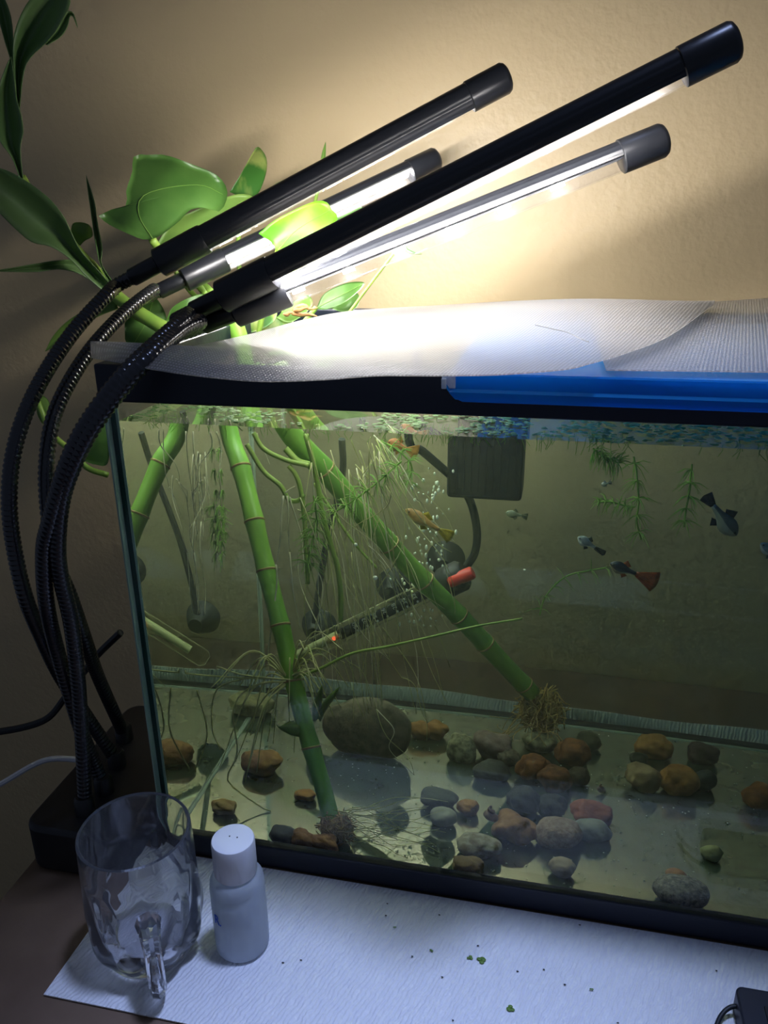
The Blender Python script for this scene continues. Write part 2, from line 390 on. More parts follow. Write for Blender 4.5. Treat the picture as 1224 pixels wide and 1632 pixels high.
sheet([(146, 571, .3225), (200, 580, .3222), (250, 590, .3212), (330, 601, .3195), (420, 608, .3178), (520, 605, .3185), (600, 599, .3215), (705, 599, .3232), (800, 597, .3262), (900, 589, .3275), (932, 582, .328), (1000, 562, .329), (1070, 533, .330), (1138, 485, .331)],
      [(150, 569, .3225), (240, 562, .323), (330, 548, .3235), (410, 530, .324), (480, 511, .325), (560, 496, .326), (700, 487, .328), (850, 479, .331), (1000, 480, .331), (1138, 482, .3315)],
      lambda u, v: .004*math.sin(u*9+v*3)+.004).build('mesh_sheet', sheet_mat('white_mesh_plastic', .25, 3600), label='large wavy white dotted plastic sheet lying over the left of the aquarium top', cat='plastic sheet')
sheet([(966, 590, .3240), (1060, 591, .3240), (1150, 592, .3240), (1330, 595, .3240)], [(930, 484, .3245), (1135, 481, .326), (1224, 476, .328), (1360, 476, .328)],
      lambda u, v: .001).build('mesh_sheet', sheet_mat('grey_mesh_plastic', -.6, 2600), label='coarser ribbed white plastic sheet under the right tip of the wavy one', cat='plastic sheet')
MB().tube([onz(a, b, .3375) for a, b in resample([(853, 518), (880, 524), (905, 530), (925, 540), (938, 545)], 16)], .00022, 5).build('stray_hair', M['black_satin'], label='thin dark hair lying on the white plastic sheet', cat='hair')
def blue_mat():
    mt, t, out = nt('blue_translucent_plastic'); N = t.nodes; L = t.links
    p = N.new('ShaderNodeBsdfPrincipled'); p.inputs['Base Color'].default_value = (.012, .42, .90, 1); p.inputs['Roughness'].default_value = .22
    tl = N.new('ShaderNodeBsdfTranslucent'); tl.inputs[0].default_value = (.02, .45, .95, 1)
    tp = N.new('ShaderNodeBsdfTransparent'); tp.inputs[0].default_value = (.03, .5, .95, 1)
    m1 = N.new('ShaderNodeMixShader'); m1.inputs[0].default_value = .5; L.new(p.outputs[0], m1.inputs[1]); L.new(tl.outputs[0], m1.inputs[2])
    m2 = N.new('ShaderNodeMixShader'); m2.inputs[0].default_value = .34; L.new(m1.outputs[0], m2.inputs[1]); L.new(tp.outputs[0], m2.inputs[2])
    L.new(m2.outputs[0], out.inputs[0]); return mt
M['blue'] = blue_mat()
tl_, br_ = at(709, 594, -.008), at(741, 640, -.008)
lid = thing('blue_lid', 'blue translucent plastic lid resting on the aquarium rim with its lip hanging down', 'lid', (.38, .08, .3195))
xl = tl_[0]; zl = br_[2]
MB().box((xl+.002, -.0045, .3196), (W-.004, .185, .3212)).build('plate', M['blue'], lid, smooth=False, bevel=.0005)
# lip with a rounded lower corner and a rolled ledge half way down
lipP = []
for i in range(40):
    u = i/39; x = xl+(W-.004-xl)*u**1.6
    d = (x-xl); zbot = zl+max(0, (.009-d))**2/.009*.9
    prof = [(-.0040, .3212), (-.0085, .3212), (-.0092, .3204), (-.0092, .3140), (-.0104, .3126), (-.0104, .3090), (-.0098, zbot+.002), (-.0088, zbot), (-.0066, zbot), (-.0066, .3180), (-.0040, .3196)]
    lipP.append([(x, a, max(b, zbot) if b < .318 else b) for a, b in prof])
k = len(lipP[0]); b = MB()
b.add([q for row in lipP for q in row], [(i*k+j, i*k+(j+1) % k, (i+1)*k+(j+1) % k, (i+1)*k+j) for i in range(39) for j in range(k)]+[tuple(range(k-1, -1, -1)), tuple(39*k+j for j in range(k))])
b.build('lip', M['blue'], lid, angle=35)
b = MB(); b.box((xl-.0012, -.0098, .3140), (xl+.0052, -.0040, .3218)); b.box((xl-.0012, -.0112, .3140), (xl+.0012, -.0098, .3190))
b.build('corner_clip', mat('cloudy_plastic', (.55, .66, .8), .25, col2=(.8, .85, .9), scale=200, trl=.3), lid, smooth=False, bevel=.0006, label='cloudy white corner of the blue lid')

# ================================================================== GROW LAMP
lamp = thing('grow_lamp', 'black grow lamp with four bendable necks and lit tube heads above the aquarium', 'lamp', (-.045, .04, 0))
def rbox(lo, hi, r, n=5):
    b = MB(); x0, y0, z0 = lo; x1, y1, z1 = hi; o = []
    for cx, cyy, a0 in ((x1-r, y1-r, 0), (x0+r, y1-r, 90), (x0+r, y0+r, 180), (x1-r, y0+r, 270)):
        for i in range(n+1):
            a = math.radians(a0+90*i/n); o.append((cx+r*math.cos(a), cyy+r*math.sin(a)))
    m_ = len(o); v = [(x, y, z) for z in (z0, z1) for x, y in o]
    b.add(v, [tuple(range(m_-1, -1, -1)), tuple(range(m_, 2*m_))]+[(i, (i+1) % m_, m_+(i+1) % m_, m_+i) for i in range(m_)]); return b
rbox((-.077, -.032, .0005), (-.006, .105, .034), .012).build('base', M['black_satin'], lamp, bevel=.003)
HEADS = [  # collar px, depth, tip px, depth, LED turn from the viewer (deg), chip pitch, radius
    ((353, 474), .450, (1177, 62), .362, 119, .0155, .0086),
    ((252, 420), .500, (811, 121), .470, 143, .0155, .0083),
    ((292, 446), .575, (698, 252), .612, 66, .0155, .0083),
    ((372, 498), .460, (1062, 221), .432, 86, .031, .0084)]
ENDS = []
for (a, da, c, dc, turn, pitch, r0) in HEADS:
    A = td(*a, da); B = td(*c, dc); ax = unit(B-A); Ltot = np.linalg.norm(B-A)
    mid = (A+B)/2; v = unit(CAM-mid); v = unit(v-ax*(v@ax)); dn = np.cross(ax, v)
    if dn@UP > 0: dn = -dn
    th = math.radians(turn); n = v*math.cos(th)+dn*math.sin(th); bb = np.cross(ax, n)
    def pt(s, an, rr): return A+ax*s+(n*math.cos(an)+bb*math.sin(an))*rr
    s0, s1 = .030, Ltot-.024
    # grooved housing half, flat inside
    sec = []
    for i in range(37):
        an = math.radians(88+184*i/36); g = .00022 if (i % 4 in (1, 2) and (i < 13 or i > 23)) else 0
        sec.append((an, r0-g))
    k = len(sec); b = MB()
    vv = [pt(s, an, rr) for s in (s0, s1) for an, rr in sec]
    b.add(vv, [(i, i+1, k+i+1, k+i) for i in range(k-1)]+[(k-1, 0, k, 2*k-1), tuple(range(k-1, -1, -1)), tuple(range(k, 2*k))])
    head = b.build('lamp_head', M['black'], lamp, angle=60)
    # collar with a stepped underside and a slim sleeve
    b = MB(); b.tube([A-ax*.020, A-ax*.019, A-ax*.001, A+ax*.000], [.0048, .0056, .0056, .0056], 24)
    b.tube([A, A+ax*.001, A+ax*.033, A+ax*.034], [.0078, r0+.0008, r0+.0008, r0+.0003], 28); b.build('collar', M['black'], head, angle=50)
    b = MB(); b.tube([B-ax*.026, B-ax*.0255, B-ax*.003, B-ax*.001, B], [r0+.0001, r0+.0007, r0+.0007, r0-.0004, r0-.0022], 28); b.build('end_cap', M['black'], head, angle=40)
    b = MB(); k = 17; rr = r0-.0004
    vv = [pt(s, math.radians(-89+178*i/(k-1)), q) for q in (rr, rr-.0009) for s in (s0, s1+.002) for i in range(k)]
    b.add(vv, [(i, i+1, k+i+1, k+i) for i in range(k-1)]+[(2*k+i+1, 2*k+i, 3*k+i, 3*k+i+1) for i in range(k-1)])
    b.build('clear_cover', M['cover'], head)
    hw = r0-.0020; b = MB()
    o = lambda s, y, h: A+ax*s+bb*y+n*h
    def obox(s_a, s_b, w_, h0, h1):
        q = MB(); vs = [o(s, y, h) for h in (h0, h1) for s, y in ((s_a, -w_), (s_b, -w_), (s_b, w_), (s_a, w_))]
        f = [(0, 3, 2, 1), (4, 5, 6, 7), (0, 1, 5, 4), (1, 2, 6, 5), (2, 3, 7, 6), (3, 0, 4, 7)]
        if np.cross(ax, bb)@n < 0: f = [g[::-1] for g in f]
        return q.add(vs, f)
    obox(s0+.003, s1-.001, hw, .0004, .0010).build('led_board', M['board'], head, smooth=False)
    s = s0+.010; q = 0
    while s < s1-.008:
        if pitch < .02: obox(s-.0058, s+.0058, .0030, .0011, .0022).build('led_chip', M['led'], head, smooth=False)
        else:
            obox(s-.0034, s+.0034, .0032, .0011, .0030).build('led_chip', M['led4'] if 'led4' in M else M['led'], head, smooth=False)
        s += pitch
    ENDS.append((A-ax*.019, -ax))
NECKS = [  # px path, depths at both ends and middle
    [(345, 478, None), (300, 503, .430), (255, 543, .402), (205, 590, .386), (160, 645, .384), (125, 700, .388), (100, 760, .396), (80, 830, .408), (70, 880, .42), (74, 960, .44), (92, 1040, .47), (128, 1160, .50), (150, 1215, .52), (166, 1256, .525)],
    [(230, 430, None), (170, 470, .485), (120, 525, .468), (75, 590, .452), (40, 660, .440), (20, 730, .436), (15, 800, .438), (22, 870, .445), (40, 950, .455), (64, 1010, .475), (95, 1075, .50), (140, 1145, .53), (186, 1213, .55)],
    [(290, 447, None), (245, 462, .548), (200, 497, .520), (150, 550, .492), (110, 610, .470), (84, 670, .456), (74, 740, .450), (76, 810, .452), (88, 890, .460), (112, 950, .475), (136, 1020, .50), (158, 1082, .535), (198, 1172, .578)],
    [(345, 505, None), (318, 513, .440), (290, 525, .418), (240, 568, .388), (190, 622, .384), (145, 684, .386), (115, 745, .394), (98, 800, .404), (92, 870, .418), (97, 920, .430), (113, 990, .447), (124, 1080, .470), (131, 1180, .49), (136, 1290, .508)]]
for (end, dr), path in zip(ENDS, NECKS):
    pts = [end, end+dr*.012]+[td(a, b, d) for a, b, d in path[1:]]
    last = pts[-1]; pts.append(V(last[0], last[1], .030)) if last[2] > .033 else None
    P = resample(pts, 420)
    rad = [.0045 if i % 3 else .0038 for i in range(420)]
    MB().tube(P, rad, 12).build('gooseneck', M['neck'], lamp, angle=180)
    MB().tube([V(P[-1][0], P[-1][1], .030), V(P[-1][0], P[-1][1], .044), V(P[-1][0], P[-1][1], .046)], [.0065, .006, .0045], 16).build('socket', M['black_satin'], lamp)
MB().tube(resample([td(192, 1008, .56), td(150, 1050, .58), td(105, 1110, .60), td(70, 1148, .60), (td(0, 1166, .60)), td(-60, 1168, .60)], 60), .0026, 8).build('power_cable', M['rubber'], label='black cable running behind the lamp necks', cat='cable')
MB().tube(resample([td(-40, 1268, .60), td(0, 1250, .60), td(50, 1221, .60), td(80, 1210, .60), td(115, 1210, .60), td(150, 1216, .59)], 60), .0022, 8).build('charging_cable', mat('white_cable', (.62, .62, .66), .5), label='thin white cable at the left beside the lamp base', cat='cable')
# ================================================================== PLANTS
def leaf(parent, e1, e2, d0, d1, mt, cup=.004, n=22, k=9, name='leaf', dm=None, mid=None):
    """blade between two edge lines (base -> tip) given in pixels, at forward distances d0 (base) .. d1 (tip)"""
    A = resample(e1, n); B = resample(e2, n); P = np.zeros((n, k, 3))
    for i in range(n):
        u = i/(n-1); d = d0+(d1-d0)*u
        if dm is not None: d = d0*(1-u)**2+2*dm*u*(1-u)+d1*u*u
        for j in range(k):
            v = j/(k-1); q = A[i]+(B[i]-A[i])*v
            P[i, j] = td(q[0], q[1], d+cup*(1-abs(2*v-1)**1.3)*math.sin(math.pi*min(1, u*.9+.1)))
    o = MB().grid(P, thick=.0005).build(name, mt, parent, angle=180)
    return o
def rleaf(parent, outline, c, d, mt, tilt=(0, 0), bulge=.010, rings=7, wav=.0015, name='leaf', rib=None):
    O = resample(list(outline)+[outline[0]], 49)[:-1]; k = len(O); c = V(*c)
    size = np.abs(O-c).max()
    def dep(q):
        e = (q-c)/100; rr = np.linalg.norm(q-c)/size
        return d+tilt[0]*e[0]+tilt[1]*e[1]+bulge*rr**2+wav*math.sin(e[0]*9+e[1]*7)*rr
    vs = []
    for sgn in (-.00025, .00025):
        vs.append(td(*c, dep(c)+sgn))
        for r in range(1, rings+1):
            for q in O:
                p = c+(q-c)*r/rings; vs.append(td(p[0], p[1], dep(p)+sgn))
    f = []; T = 1+rings*k
    for s in (0, 1):
        o = s*T
        for j in range(k):
            a, b_ = 1+j, 1+(j+1) % k; g = (o, o+b_, o+a); f.append(g if s == 0 else g[::-1])
            for r in range(rings-1):
                q = (o+1+r*k+j, o+1+r*k+(j+1) % k, o+1+(r+1)*k+(j+1) % k, o+1+(r+1)*k+j); f.append(q[::-1] if s else q)
    e0 = 1+(rings-1)*k
    f += [(e0+j, T+e0+j, T+e0+(j+1) % k, e0+(j+1) % k) for j in range(k)]
    lf = MB().add(vs, f).build(name, mt, parent, angle=180)
    if rib:
        R_ = resample(rib, 20); MB().tube([td(q[0], q[1], dep(q)-.0004) for q in R_], [.0004*(1-.6*i/19) for i in range(20)], 6).build('midrib', M['leaf_light'], lf)
    return lf
def ico(sub=2):
    t = (1+5**.5)/2
    v = [unit(q) for q in [(-1, t, 0), (1, t, 0), (-1, -t, 0), (1, -t, 0), (0, -1, t), (0, 1, t), (0, -1, -t), (0, 1, -t), (t, 0, -1), (t, 0, 1), (-t, 0, -1), (-t, 0, 1)]]
    f = [(0, 11, 5), (0, 5, 1), (0, 1, 7), (0, 7, 10), (0, 10, 11), (1, 5, 9), (5, 11, 4), (11, 10, 2), (10, 7, 6), (7, 1, 8), (3, 9, 4), (3, 4, 2), (3, 2, 6), (3, 6, 8), (3, 8, 9), (4, 9, 5), (2, 4, 11), (6, 2, 10), (8, 6, 7), (9, 8, 1)]
    for _ in range(sub):
        cache = {}; nf = []
        def mid(a, b):
            key = (min(a, b), max(a, b))
            if key not in cache: v.append(unit(v[a]+v[b])); cache[key] = len(v)-1
            return cache[key]
        for a, b, c in f:
            x, y, z = mid(a, b), mid(b, c), mid(c, a); nf += [(a, x, z), (b, y, x), (c, z, y), (x, y, z)]
        f = nf
    return np.array(v), f
ICO = {k: ico(k) for k in (0, 1, 2, 3, 4)}

def rootpath(p, q, sag=.0, wig=.004, n=14):
    p = np.asarray(p); q = np.asarray(q); wig *= min(1, np.linalg.norm(q-p)/.09); a, b = rng.normal(size=(2, 3))*wig; ph = rng.uniform(0, 6, 3)
    out = []
    for i in range(n):
        u = i/(n-1); w_ = p+(q-p)*u+a*math.sin(math.pi*u)+b*math.sin(2*math.pi*u)+wig*.25*np.sin(ph+u*9)*math.sin(math.pi*u)
        w_[2] -= sag*4*u*(1-u); out.append(w_)
    return out
def clampw(P):
    for p in P:
        p[0] = min(max(p[0], .0085), W-.0085); p[1] = min(max(p[1], .0085), D-.0085); p[2] = min(max(p[2], .0085), WL-.0005)
    return P

def stalk(parent, path, rad, nodes, extra=None):
    P = [wat(a, b, Y=y) for a, b, y in path]
    if extra: P = [V(*e) for e in extra]+P
    S = resample(P, 90); rr = []
    nd = [wat(a, b, Y=np.interp(b, [q[1] for q in path], [q[2] for q in path])) for a, b in nodes]
    idx = [int(np.argmin([np.linalg.norm(s-q) for s in S])) for q in nd]
    for i in range(90):
        r = rad*(1-.10*i/89)
        for j in idx: r += .00055*math.exp(-((i-j)/1.6)**2)
        rr.append(r)
    st = MB().tube(S, rr, 20).build('stalk', M['stalk'], parent, angle=180)
    for j in idx:
        j = min(max(j, 1), 88); t = unit(S[j+1]-S[j-1]); r = rr[j]
        MB().tube([S[j]-t*.0009, S[j]-t*.0004, S[j]+t*.0004, S[j]+t*.0009], [r*.98, r+.0005, r+.0004, r*.98], 20).build('node_ring', M['node'], st, label='brown ring at a stalk joint')
    return S
def rootball(parent, c, r, n, mt, up=.7):
    b = MB()
    for i in range(n):
        d1 = unit(rng.normal(size=3)); d2 = unit(rng.normal(size=3)); d3 = unit(rng.normal(size=3))
        P = [c+V(d1[0]*r*.4, d1[1]*r*.4, abs(d1[2])*r*.9), c+d2*r*V(1, 1, up)*rng.uniform(.7, 1.05), c+d3*r*V(1, 1, up)*rng.uniform(.6, 1.1), c+(d3+d1)*r*.7*V(1, 1, up)]
        b.tube(clampw([q.copy() for q in spline(P, 14)]), rng.uniform(.0003, .0006), 4)
    return b.build('root_ball', mt, parent, kind='stuff', label='tangled brown roots at the foot of the stalk', angle=180)

# --- lucky bamboo whose stalk stands in front
bam = thing('lucky_bamboo', 'bright green ringed bamboo stalk standing nearest the front pane, leaves rising at the upper left', 'plant', wat(530, 1320, Y=.035))
top1 = wat(362, 684, Y=.150)
ex = [onz(335, 560, .325)*0+V(top1[0]-.012, .160, .322), V(top1[0]-.005, .156, .300)]
S1 = stalk(bam, [(366, 690, .148), (384, 745, .135), (405, 828, .118), (426, 915, .102), (448, 1000, .086), (468, 1085, .070), (490, 1170, .056), (512, 1245, .044), (528, 1305, .034)], .0064,
           [(383, 742), (405, 828), (424, 912), (450, 998), (468, 1088), (499, 1192)], ex)
rootball(bam, wat(537, 1322, Y=.033)+V(0, 0, .002), .0110, 200, M['root_brown'], .95)
for e1, e2 in (([(476, 1150), (462, 1150), (446, 1158), (440, 1155)], [(480, 1175), (462, 1170), (448, 1163), (440, 1155)]), ([(500, 1150), (498, 1130), (506, 1105), (513, 1092)], [(508, 1145), (512, 1125), (514, 1105), (513, 1092)]), ([(505, 1140), (515, 1120), (528, 1105), (541, 1095)], [(510, 1150), (520, 1130), (533, 1112), (541, 1095)])):
    n = 10; A = resample(e1, n); B = resample(e2, n); P = np.array([[wat(*(A[i]+(B[i]-A[i])*v), Y=.058-.006*math.sin(3*v)) for v in np.linspace(0, 1, 5)] for i in range(n)])
    MB().grid(P, thick=.0005).build('leaf', M['leaf_light'], bam, angle=180)
# shoot above the water and its leaves
sh = [V(*ex[0]), at(318, 548, .162), at(256, 520, .165), at(205, 487, .17), at(178, 464, .175), at(150, 430, .18), at(118, 395, .185), at(80, 350, .19), at(50, 310, .19), at(34, 282, .19)]
MB().tube(resample(sh, 60), [.0062*(1-.45*i/59) for i in range(60)], 14).build('shoot', M['stem'], bam, angle=180)
dS = .575
leaf(bam, [(190, 470), (162, 437), (129, 400), (112, 367), (102, 346), (78, 316), (38, 286), (0, 268), (-40, 266), (-75, 280)], [(172, 470), (140, 443), (113, 414), (81, 393), (51, 386), (24, 364), (0, 340), (-25, 315), (-50, 298), (-75, 280)], .565, .50, M['leaf_long'], .010, 30)
leaf(bam, [(150, 440), (125, 416), (95, 415), (60, 420), (20, 427), (-12, 432)], [(152, 452), (125, 436), (95, 429), (60, 433), (20, 433), (-12, 432)], .575, .54, M['leaf_long'], .004)
leaf(bam, [(182, 462), (165, 435), (157, 412), (151, 380), (146, 345), (141, 310), (137, 279)], [(190, 462), (173, 440), (161, 418), (163, 396), (156, 360), (150, 320), (137, 279)], .572, .585, M['leaf_long'], .006)
leaf(bam, [(185, 478), (150, 487), (110, 510), (85, 535), (72, 560)], [(188, 492), (155, 505), (120, 527), (95, 548), (72, 560)], .585, .60, M['leaf_light'], .004)
leaf(bam, [(33, 287), (18, 250), (0, 225), (-10, 190), (-2, 140), (10, 105), (18, 90)], [(37, 287), (33, 250), (33, 228), (37, 212), (34, 185), (26, 155), (22, 120), (18, 90)], .575, .55, M['leaf_long'], .010)
leaf(bam, [(28, 175), (22, 110), (22, 60), (35, 20), (55, -10), (95, -55)], [(31, 175), (38, 115), (50, 90), (80, 62), (98, 35), (112, 0), (95, -55)], .565, .53, M['leaf_long'], .012)
leaf(bam, [(20, 105), (6, 60), (-6, 10), (-12, -40)], [(23, 105), (21, 60), (14, 15), (-12, -40)], .57, .55, M['leaf_long'], .004)
leaf(bam, [(72, 70), (88, 50), (98, 30), (108, 18), (117, 22), (124, 45)], [(75, 72), (96, 59), (107, 43), (111, 27), (116, 26), (124, 45)], .57, .58, M['leaf_long'], .004)

# --- the slanting bamboo stalk
bam2 = thing('lucky_bamboo', 'darker green bamboo stalk slanting across the middle to a brown root clump at the back', 'plant', wat(868, 1140, Y=.225))
S2 = stalk(bam2, [(462, 688, .120), (520, 752, .135), (585, 828, .150), (655, 905, .168), (735, 985, .188), (800, 1055, .206), (848, 1105, .220)], .0074,
           [(518, 745), (628, 868), (684, 920), (735, 980), (775, 1022), (838, 1093)], [wat(430, 650, Y=.110)+V(-.004, -.002, .020)])
rootball(bam2, wat(862, 1132, Y=.226), .0165, 230, M['root_brown'], 1.0)
b = MB()
for i in range(34):
    a = wat(rng.uniform(835, 885), rng.uniform(1100, 1150), Y=.226); e = wat(rng.uniform(770, 905), rng.uniform(1140, 1195), Y=rng.uniform(.17, .25))
    b.tube(clampw(rootpath(a, e, 0, .004)), .00028, 4)
b.build('fine_roots', M['root_brown'], bam2, kind='stuff', angle=180)

# --- pothos
po = thing('pothos_plant', 'pothos vine with heart-shaped leaves growing out behind the lamp tubes', 'plant', (.07, .2, .30))
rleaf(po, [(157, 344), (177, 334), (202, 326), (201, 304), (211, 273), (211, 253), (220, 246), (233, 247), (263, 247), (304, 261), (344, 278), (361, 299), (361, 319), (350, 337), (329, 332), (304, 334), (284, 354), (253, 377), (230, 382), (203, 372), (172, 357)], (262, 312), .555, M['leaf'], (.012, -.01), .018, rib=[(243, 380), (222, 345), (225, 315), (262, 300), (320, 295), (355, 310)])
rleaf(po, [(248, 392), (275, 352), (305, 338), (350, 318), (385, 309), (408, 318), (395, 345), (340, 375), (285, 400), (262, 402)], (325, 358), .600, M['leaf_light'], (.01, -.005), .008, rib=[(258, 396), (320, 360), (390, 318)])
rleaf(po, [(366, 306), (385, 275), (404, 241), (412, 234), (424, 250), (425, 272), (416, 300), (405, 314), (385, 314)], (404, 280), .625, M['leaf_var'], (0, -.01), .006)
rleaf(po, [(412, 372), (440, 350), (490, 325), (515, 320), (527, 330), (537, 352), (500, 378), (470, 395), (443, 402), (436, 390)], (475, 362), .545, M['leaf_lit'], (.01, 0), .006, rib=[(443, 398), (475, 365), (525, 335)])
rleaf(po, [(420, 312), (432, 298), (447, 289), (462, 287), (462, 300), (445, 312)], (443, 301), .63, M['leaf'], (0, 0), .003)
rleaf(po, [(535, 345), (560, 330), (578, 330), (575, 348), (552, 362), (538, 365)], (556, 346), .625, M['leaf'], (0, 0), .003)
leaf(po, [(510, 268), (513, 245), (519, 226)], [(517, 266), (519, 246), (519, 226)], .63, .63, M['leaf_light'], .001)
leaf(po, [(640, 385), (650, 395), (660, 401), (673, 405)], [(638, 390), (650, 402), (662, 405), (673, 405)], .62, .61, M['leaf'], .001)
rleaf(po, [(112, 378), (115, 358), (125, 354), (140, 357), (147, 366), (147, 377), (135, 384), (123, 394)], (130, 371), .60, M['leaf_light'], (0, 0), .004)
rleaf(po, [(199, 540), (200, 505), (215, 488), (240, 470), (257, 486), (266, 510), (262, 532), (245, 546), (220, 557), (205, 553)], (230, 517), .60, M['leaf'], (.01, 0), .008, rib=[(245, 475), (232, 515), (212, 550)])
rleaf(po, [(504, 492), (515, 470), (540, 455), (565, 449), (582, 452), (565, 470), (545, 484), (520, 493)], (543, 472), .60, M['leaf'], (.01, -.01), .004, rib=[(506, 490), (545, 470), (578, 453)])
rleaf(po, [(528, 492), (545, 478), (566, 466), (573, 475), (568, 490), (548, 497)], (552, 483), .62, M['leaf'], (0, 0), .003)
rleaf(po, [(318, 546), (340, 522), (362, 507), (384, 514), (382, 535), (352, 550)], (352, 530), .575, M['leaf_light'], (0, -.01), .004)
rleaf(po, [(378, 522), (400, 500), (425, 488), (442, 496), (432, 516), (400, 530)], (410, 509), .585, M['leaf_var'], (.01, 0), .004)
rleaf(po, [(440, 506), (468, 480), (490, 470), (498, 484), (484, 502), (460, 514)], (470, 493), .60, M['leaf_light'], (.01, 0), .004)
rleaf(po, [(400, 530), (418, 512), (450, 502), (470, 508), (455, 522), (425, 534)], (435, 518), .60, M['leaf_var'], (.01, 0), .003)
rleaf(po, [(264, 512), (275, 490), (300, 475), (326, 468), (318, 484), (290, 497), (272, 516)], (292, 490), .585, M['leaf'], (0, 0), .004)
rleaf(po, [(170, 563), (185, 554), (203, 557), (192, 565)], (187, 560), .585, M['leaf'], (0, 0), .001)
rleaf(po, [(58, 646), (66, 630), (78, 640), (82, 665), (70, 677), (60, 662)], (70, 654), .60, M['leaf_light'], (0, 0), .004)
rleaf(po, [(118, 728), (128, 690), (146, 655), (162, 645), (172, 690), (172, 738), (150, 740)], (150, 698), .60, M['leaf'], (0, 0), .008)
for pth, r in (([(243, 382, .565), (252, 395, .575), (275, 415, .59), (330, 470, .60), (370, 540, .60)], .0030), ([(200, 488, .585), (225, 506, .585), (258, 520, .585), (310, 545, .59), (360, 570, .59)], .0040), ([(300, 440, .60), (330, 460, .60), (365, 500, .60), (400, 560, .60)], .0032),
               ([(60, 640, .60), (82, 690, .60), (118, 722, .60), (140, 746, .60), (172, 757, .60)], .0022), ([(258, 396, .60), (300, 460, .61), (380, 540, .60)], .002), ([(512, 268, .63), (500, 330, .63), (470, 430, .62), (440, 540, .60)], .0015), ([(504, 490, .60), (480, 520, .60), (450, 560, .59)], .002), ([(385, 312, .625), (380, 400, .625), (390, 540, .61)], .002), ([(443, 400, .55), (430, 450, .57), (410, 540, .59)], .002), ([(640, 388, .62), (600, 440, .62), (540, 520, .61)], .0012)):
    MB().tube(resample([td(*q) for q in pth], 24), r, 8).build('stem', M['stem'], po, angle=180)
for pth in ([(300, 520), (320, 530), (345, 525), (338, 538)], [(462, 498), (478, 482), (488, 490), (492, 498)], [(330, 515), (345, 530), (352, 522)]):
    b = MB()
    for k in range(5): b.tube(rootpath(td(*pth[0], .57)+rng.normal(size=3)*.002, td(*pth[-1], .57)+rng.normal(size=3)*.004, 0, .004, 8), [.0004, .0014, .0016, .0016, .0014, .0012, .0008, .0003], 5)
    b.build('dry_husk', M['brown_dry'], po, label='dry brown leaf sheath', angle=180)
# submerged green stems
for pth, y, r in (([(404, 690), (420, 715), (455, 733), (491, 742)], .10, .0016), ([(487, 692), (497, 730), (505, 765), (514, 819), (528, 870), (538, 905), (543, 950), (543, 990)], .09, .0017), ([(460, 742), (472, 758), (480, 785), (485, 828), (489, 890), (490, 930)], .10, .0016),
                  ([(393, 708), (420, 751), (447, 774), (460, 796), (475, 798), (484, 788)], .10, .0016), ([(455, 715), (475, 735), (500, 742)], .11, .0022), ([(205, 728), (235, 722), (258, 718)], .16, .0014), ([(200, 765), (225, 752), (240, 742)], .16, .0012), ([(500, 770), (520, 800), (560, 860), (600, 905)], .12, .0009)):
    MB().tube(resample([wat(a, b_, Y=y) for a, b_ in pth], 30), r, 7).build('stem', M['water_stem'], po, angle=180)
# hanging pale roots: one thread bundle per place, thin hairs nobody could count
def rootset(name, mt, lst, parent, r=.00042, wig=.003):
    b = MB()
    for (x0_, y0_, x1_, y1_, ya, yb) in lst:
        b.tube(clampw(rootpath(wat(x0_, y0_, Y=ya), wat(x1_, y1_, Y=yb), 0, wig, 18)), [r*(1-.5*i/17) for i in range(18)], 5)
    return b.build(name, mt, parent, kind='stuff', angle=180)
L1 = [(241, 685, 250, 780, .12, .12), (250, 780, 262, 828, .12, .12), (262, 828, 275, 975, .12, .11), (262, 722, 275, 858, .13, .12), (335, 688, 318, 770, .11, .11), (318, 770, 296, 850, .11, .11), (326, 760, 300, 880, .11, .10), (300, 880, 285, 975, .10, .10), (322, 765, 300, 800, .11, .11), (345, 688, 352, 780, .12, .12), (352, 780, 340, 830, .12, .12), (230, 720, 236, 800, .14, .14), (253, 720, 262, 760, .14, .14), (325, 720, 335, 800, .14, .13), (410, 690, 430, 740, .12, .12)]
rootset('roots', M['root'], L1, po, .00048)
L2 = [(452, 790, 440, 900, .09, .09), (440, 900, 432, 1085, .09, .085), (458, 790, 462, 880, .09, .09), (462, 880, 478, 1000, .09, .09), (462, 792, 480, 850, .095, .095), (480, 850, 487, 930, .095, .095), (455, 785, 470, 775, .09, .09), (452, 792, 448, 850, .09, .09)]
rootset('roots', M['root'], L2, po, .00060, .002)
L3 = []
for i in range(40):
    xs = rng.uniform(470, 620); ys = rng.uniform(695, 850) if xs < 560 else rng.uniform(690, 770)
    dx = rng.uniform(-10, 190); dy = rng.uniform(170, 420); ya = rng.uniform(.06, .15)
    L3.append((xs, ys, min(xs+dx, 725), min(ys+dy, 1160), ya, ya+rng.uniform(-.02, .03)))
L3 += [(600, 700, 668, 800, .12, .12), (668, 800, 720, 880, .12, .12), (610, 1000, 680, 1180, .10, .10), (540, 1010, 600, 1130, .09, .09), (600, 1130, 660, 1235, .09, .09), (560, 880, 640, 1080, .1, .1), (640, 1080, 682, 1150, .1, .1), (530, 1000, 545, 1100, .07, .07), (500, 900, 510, 1040, .08, .08)]
rootset('roots', M['root_green'], L3, po, .00034, .005)
rootset('roots', M['root'], L3[::4], po, .00038, .006)
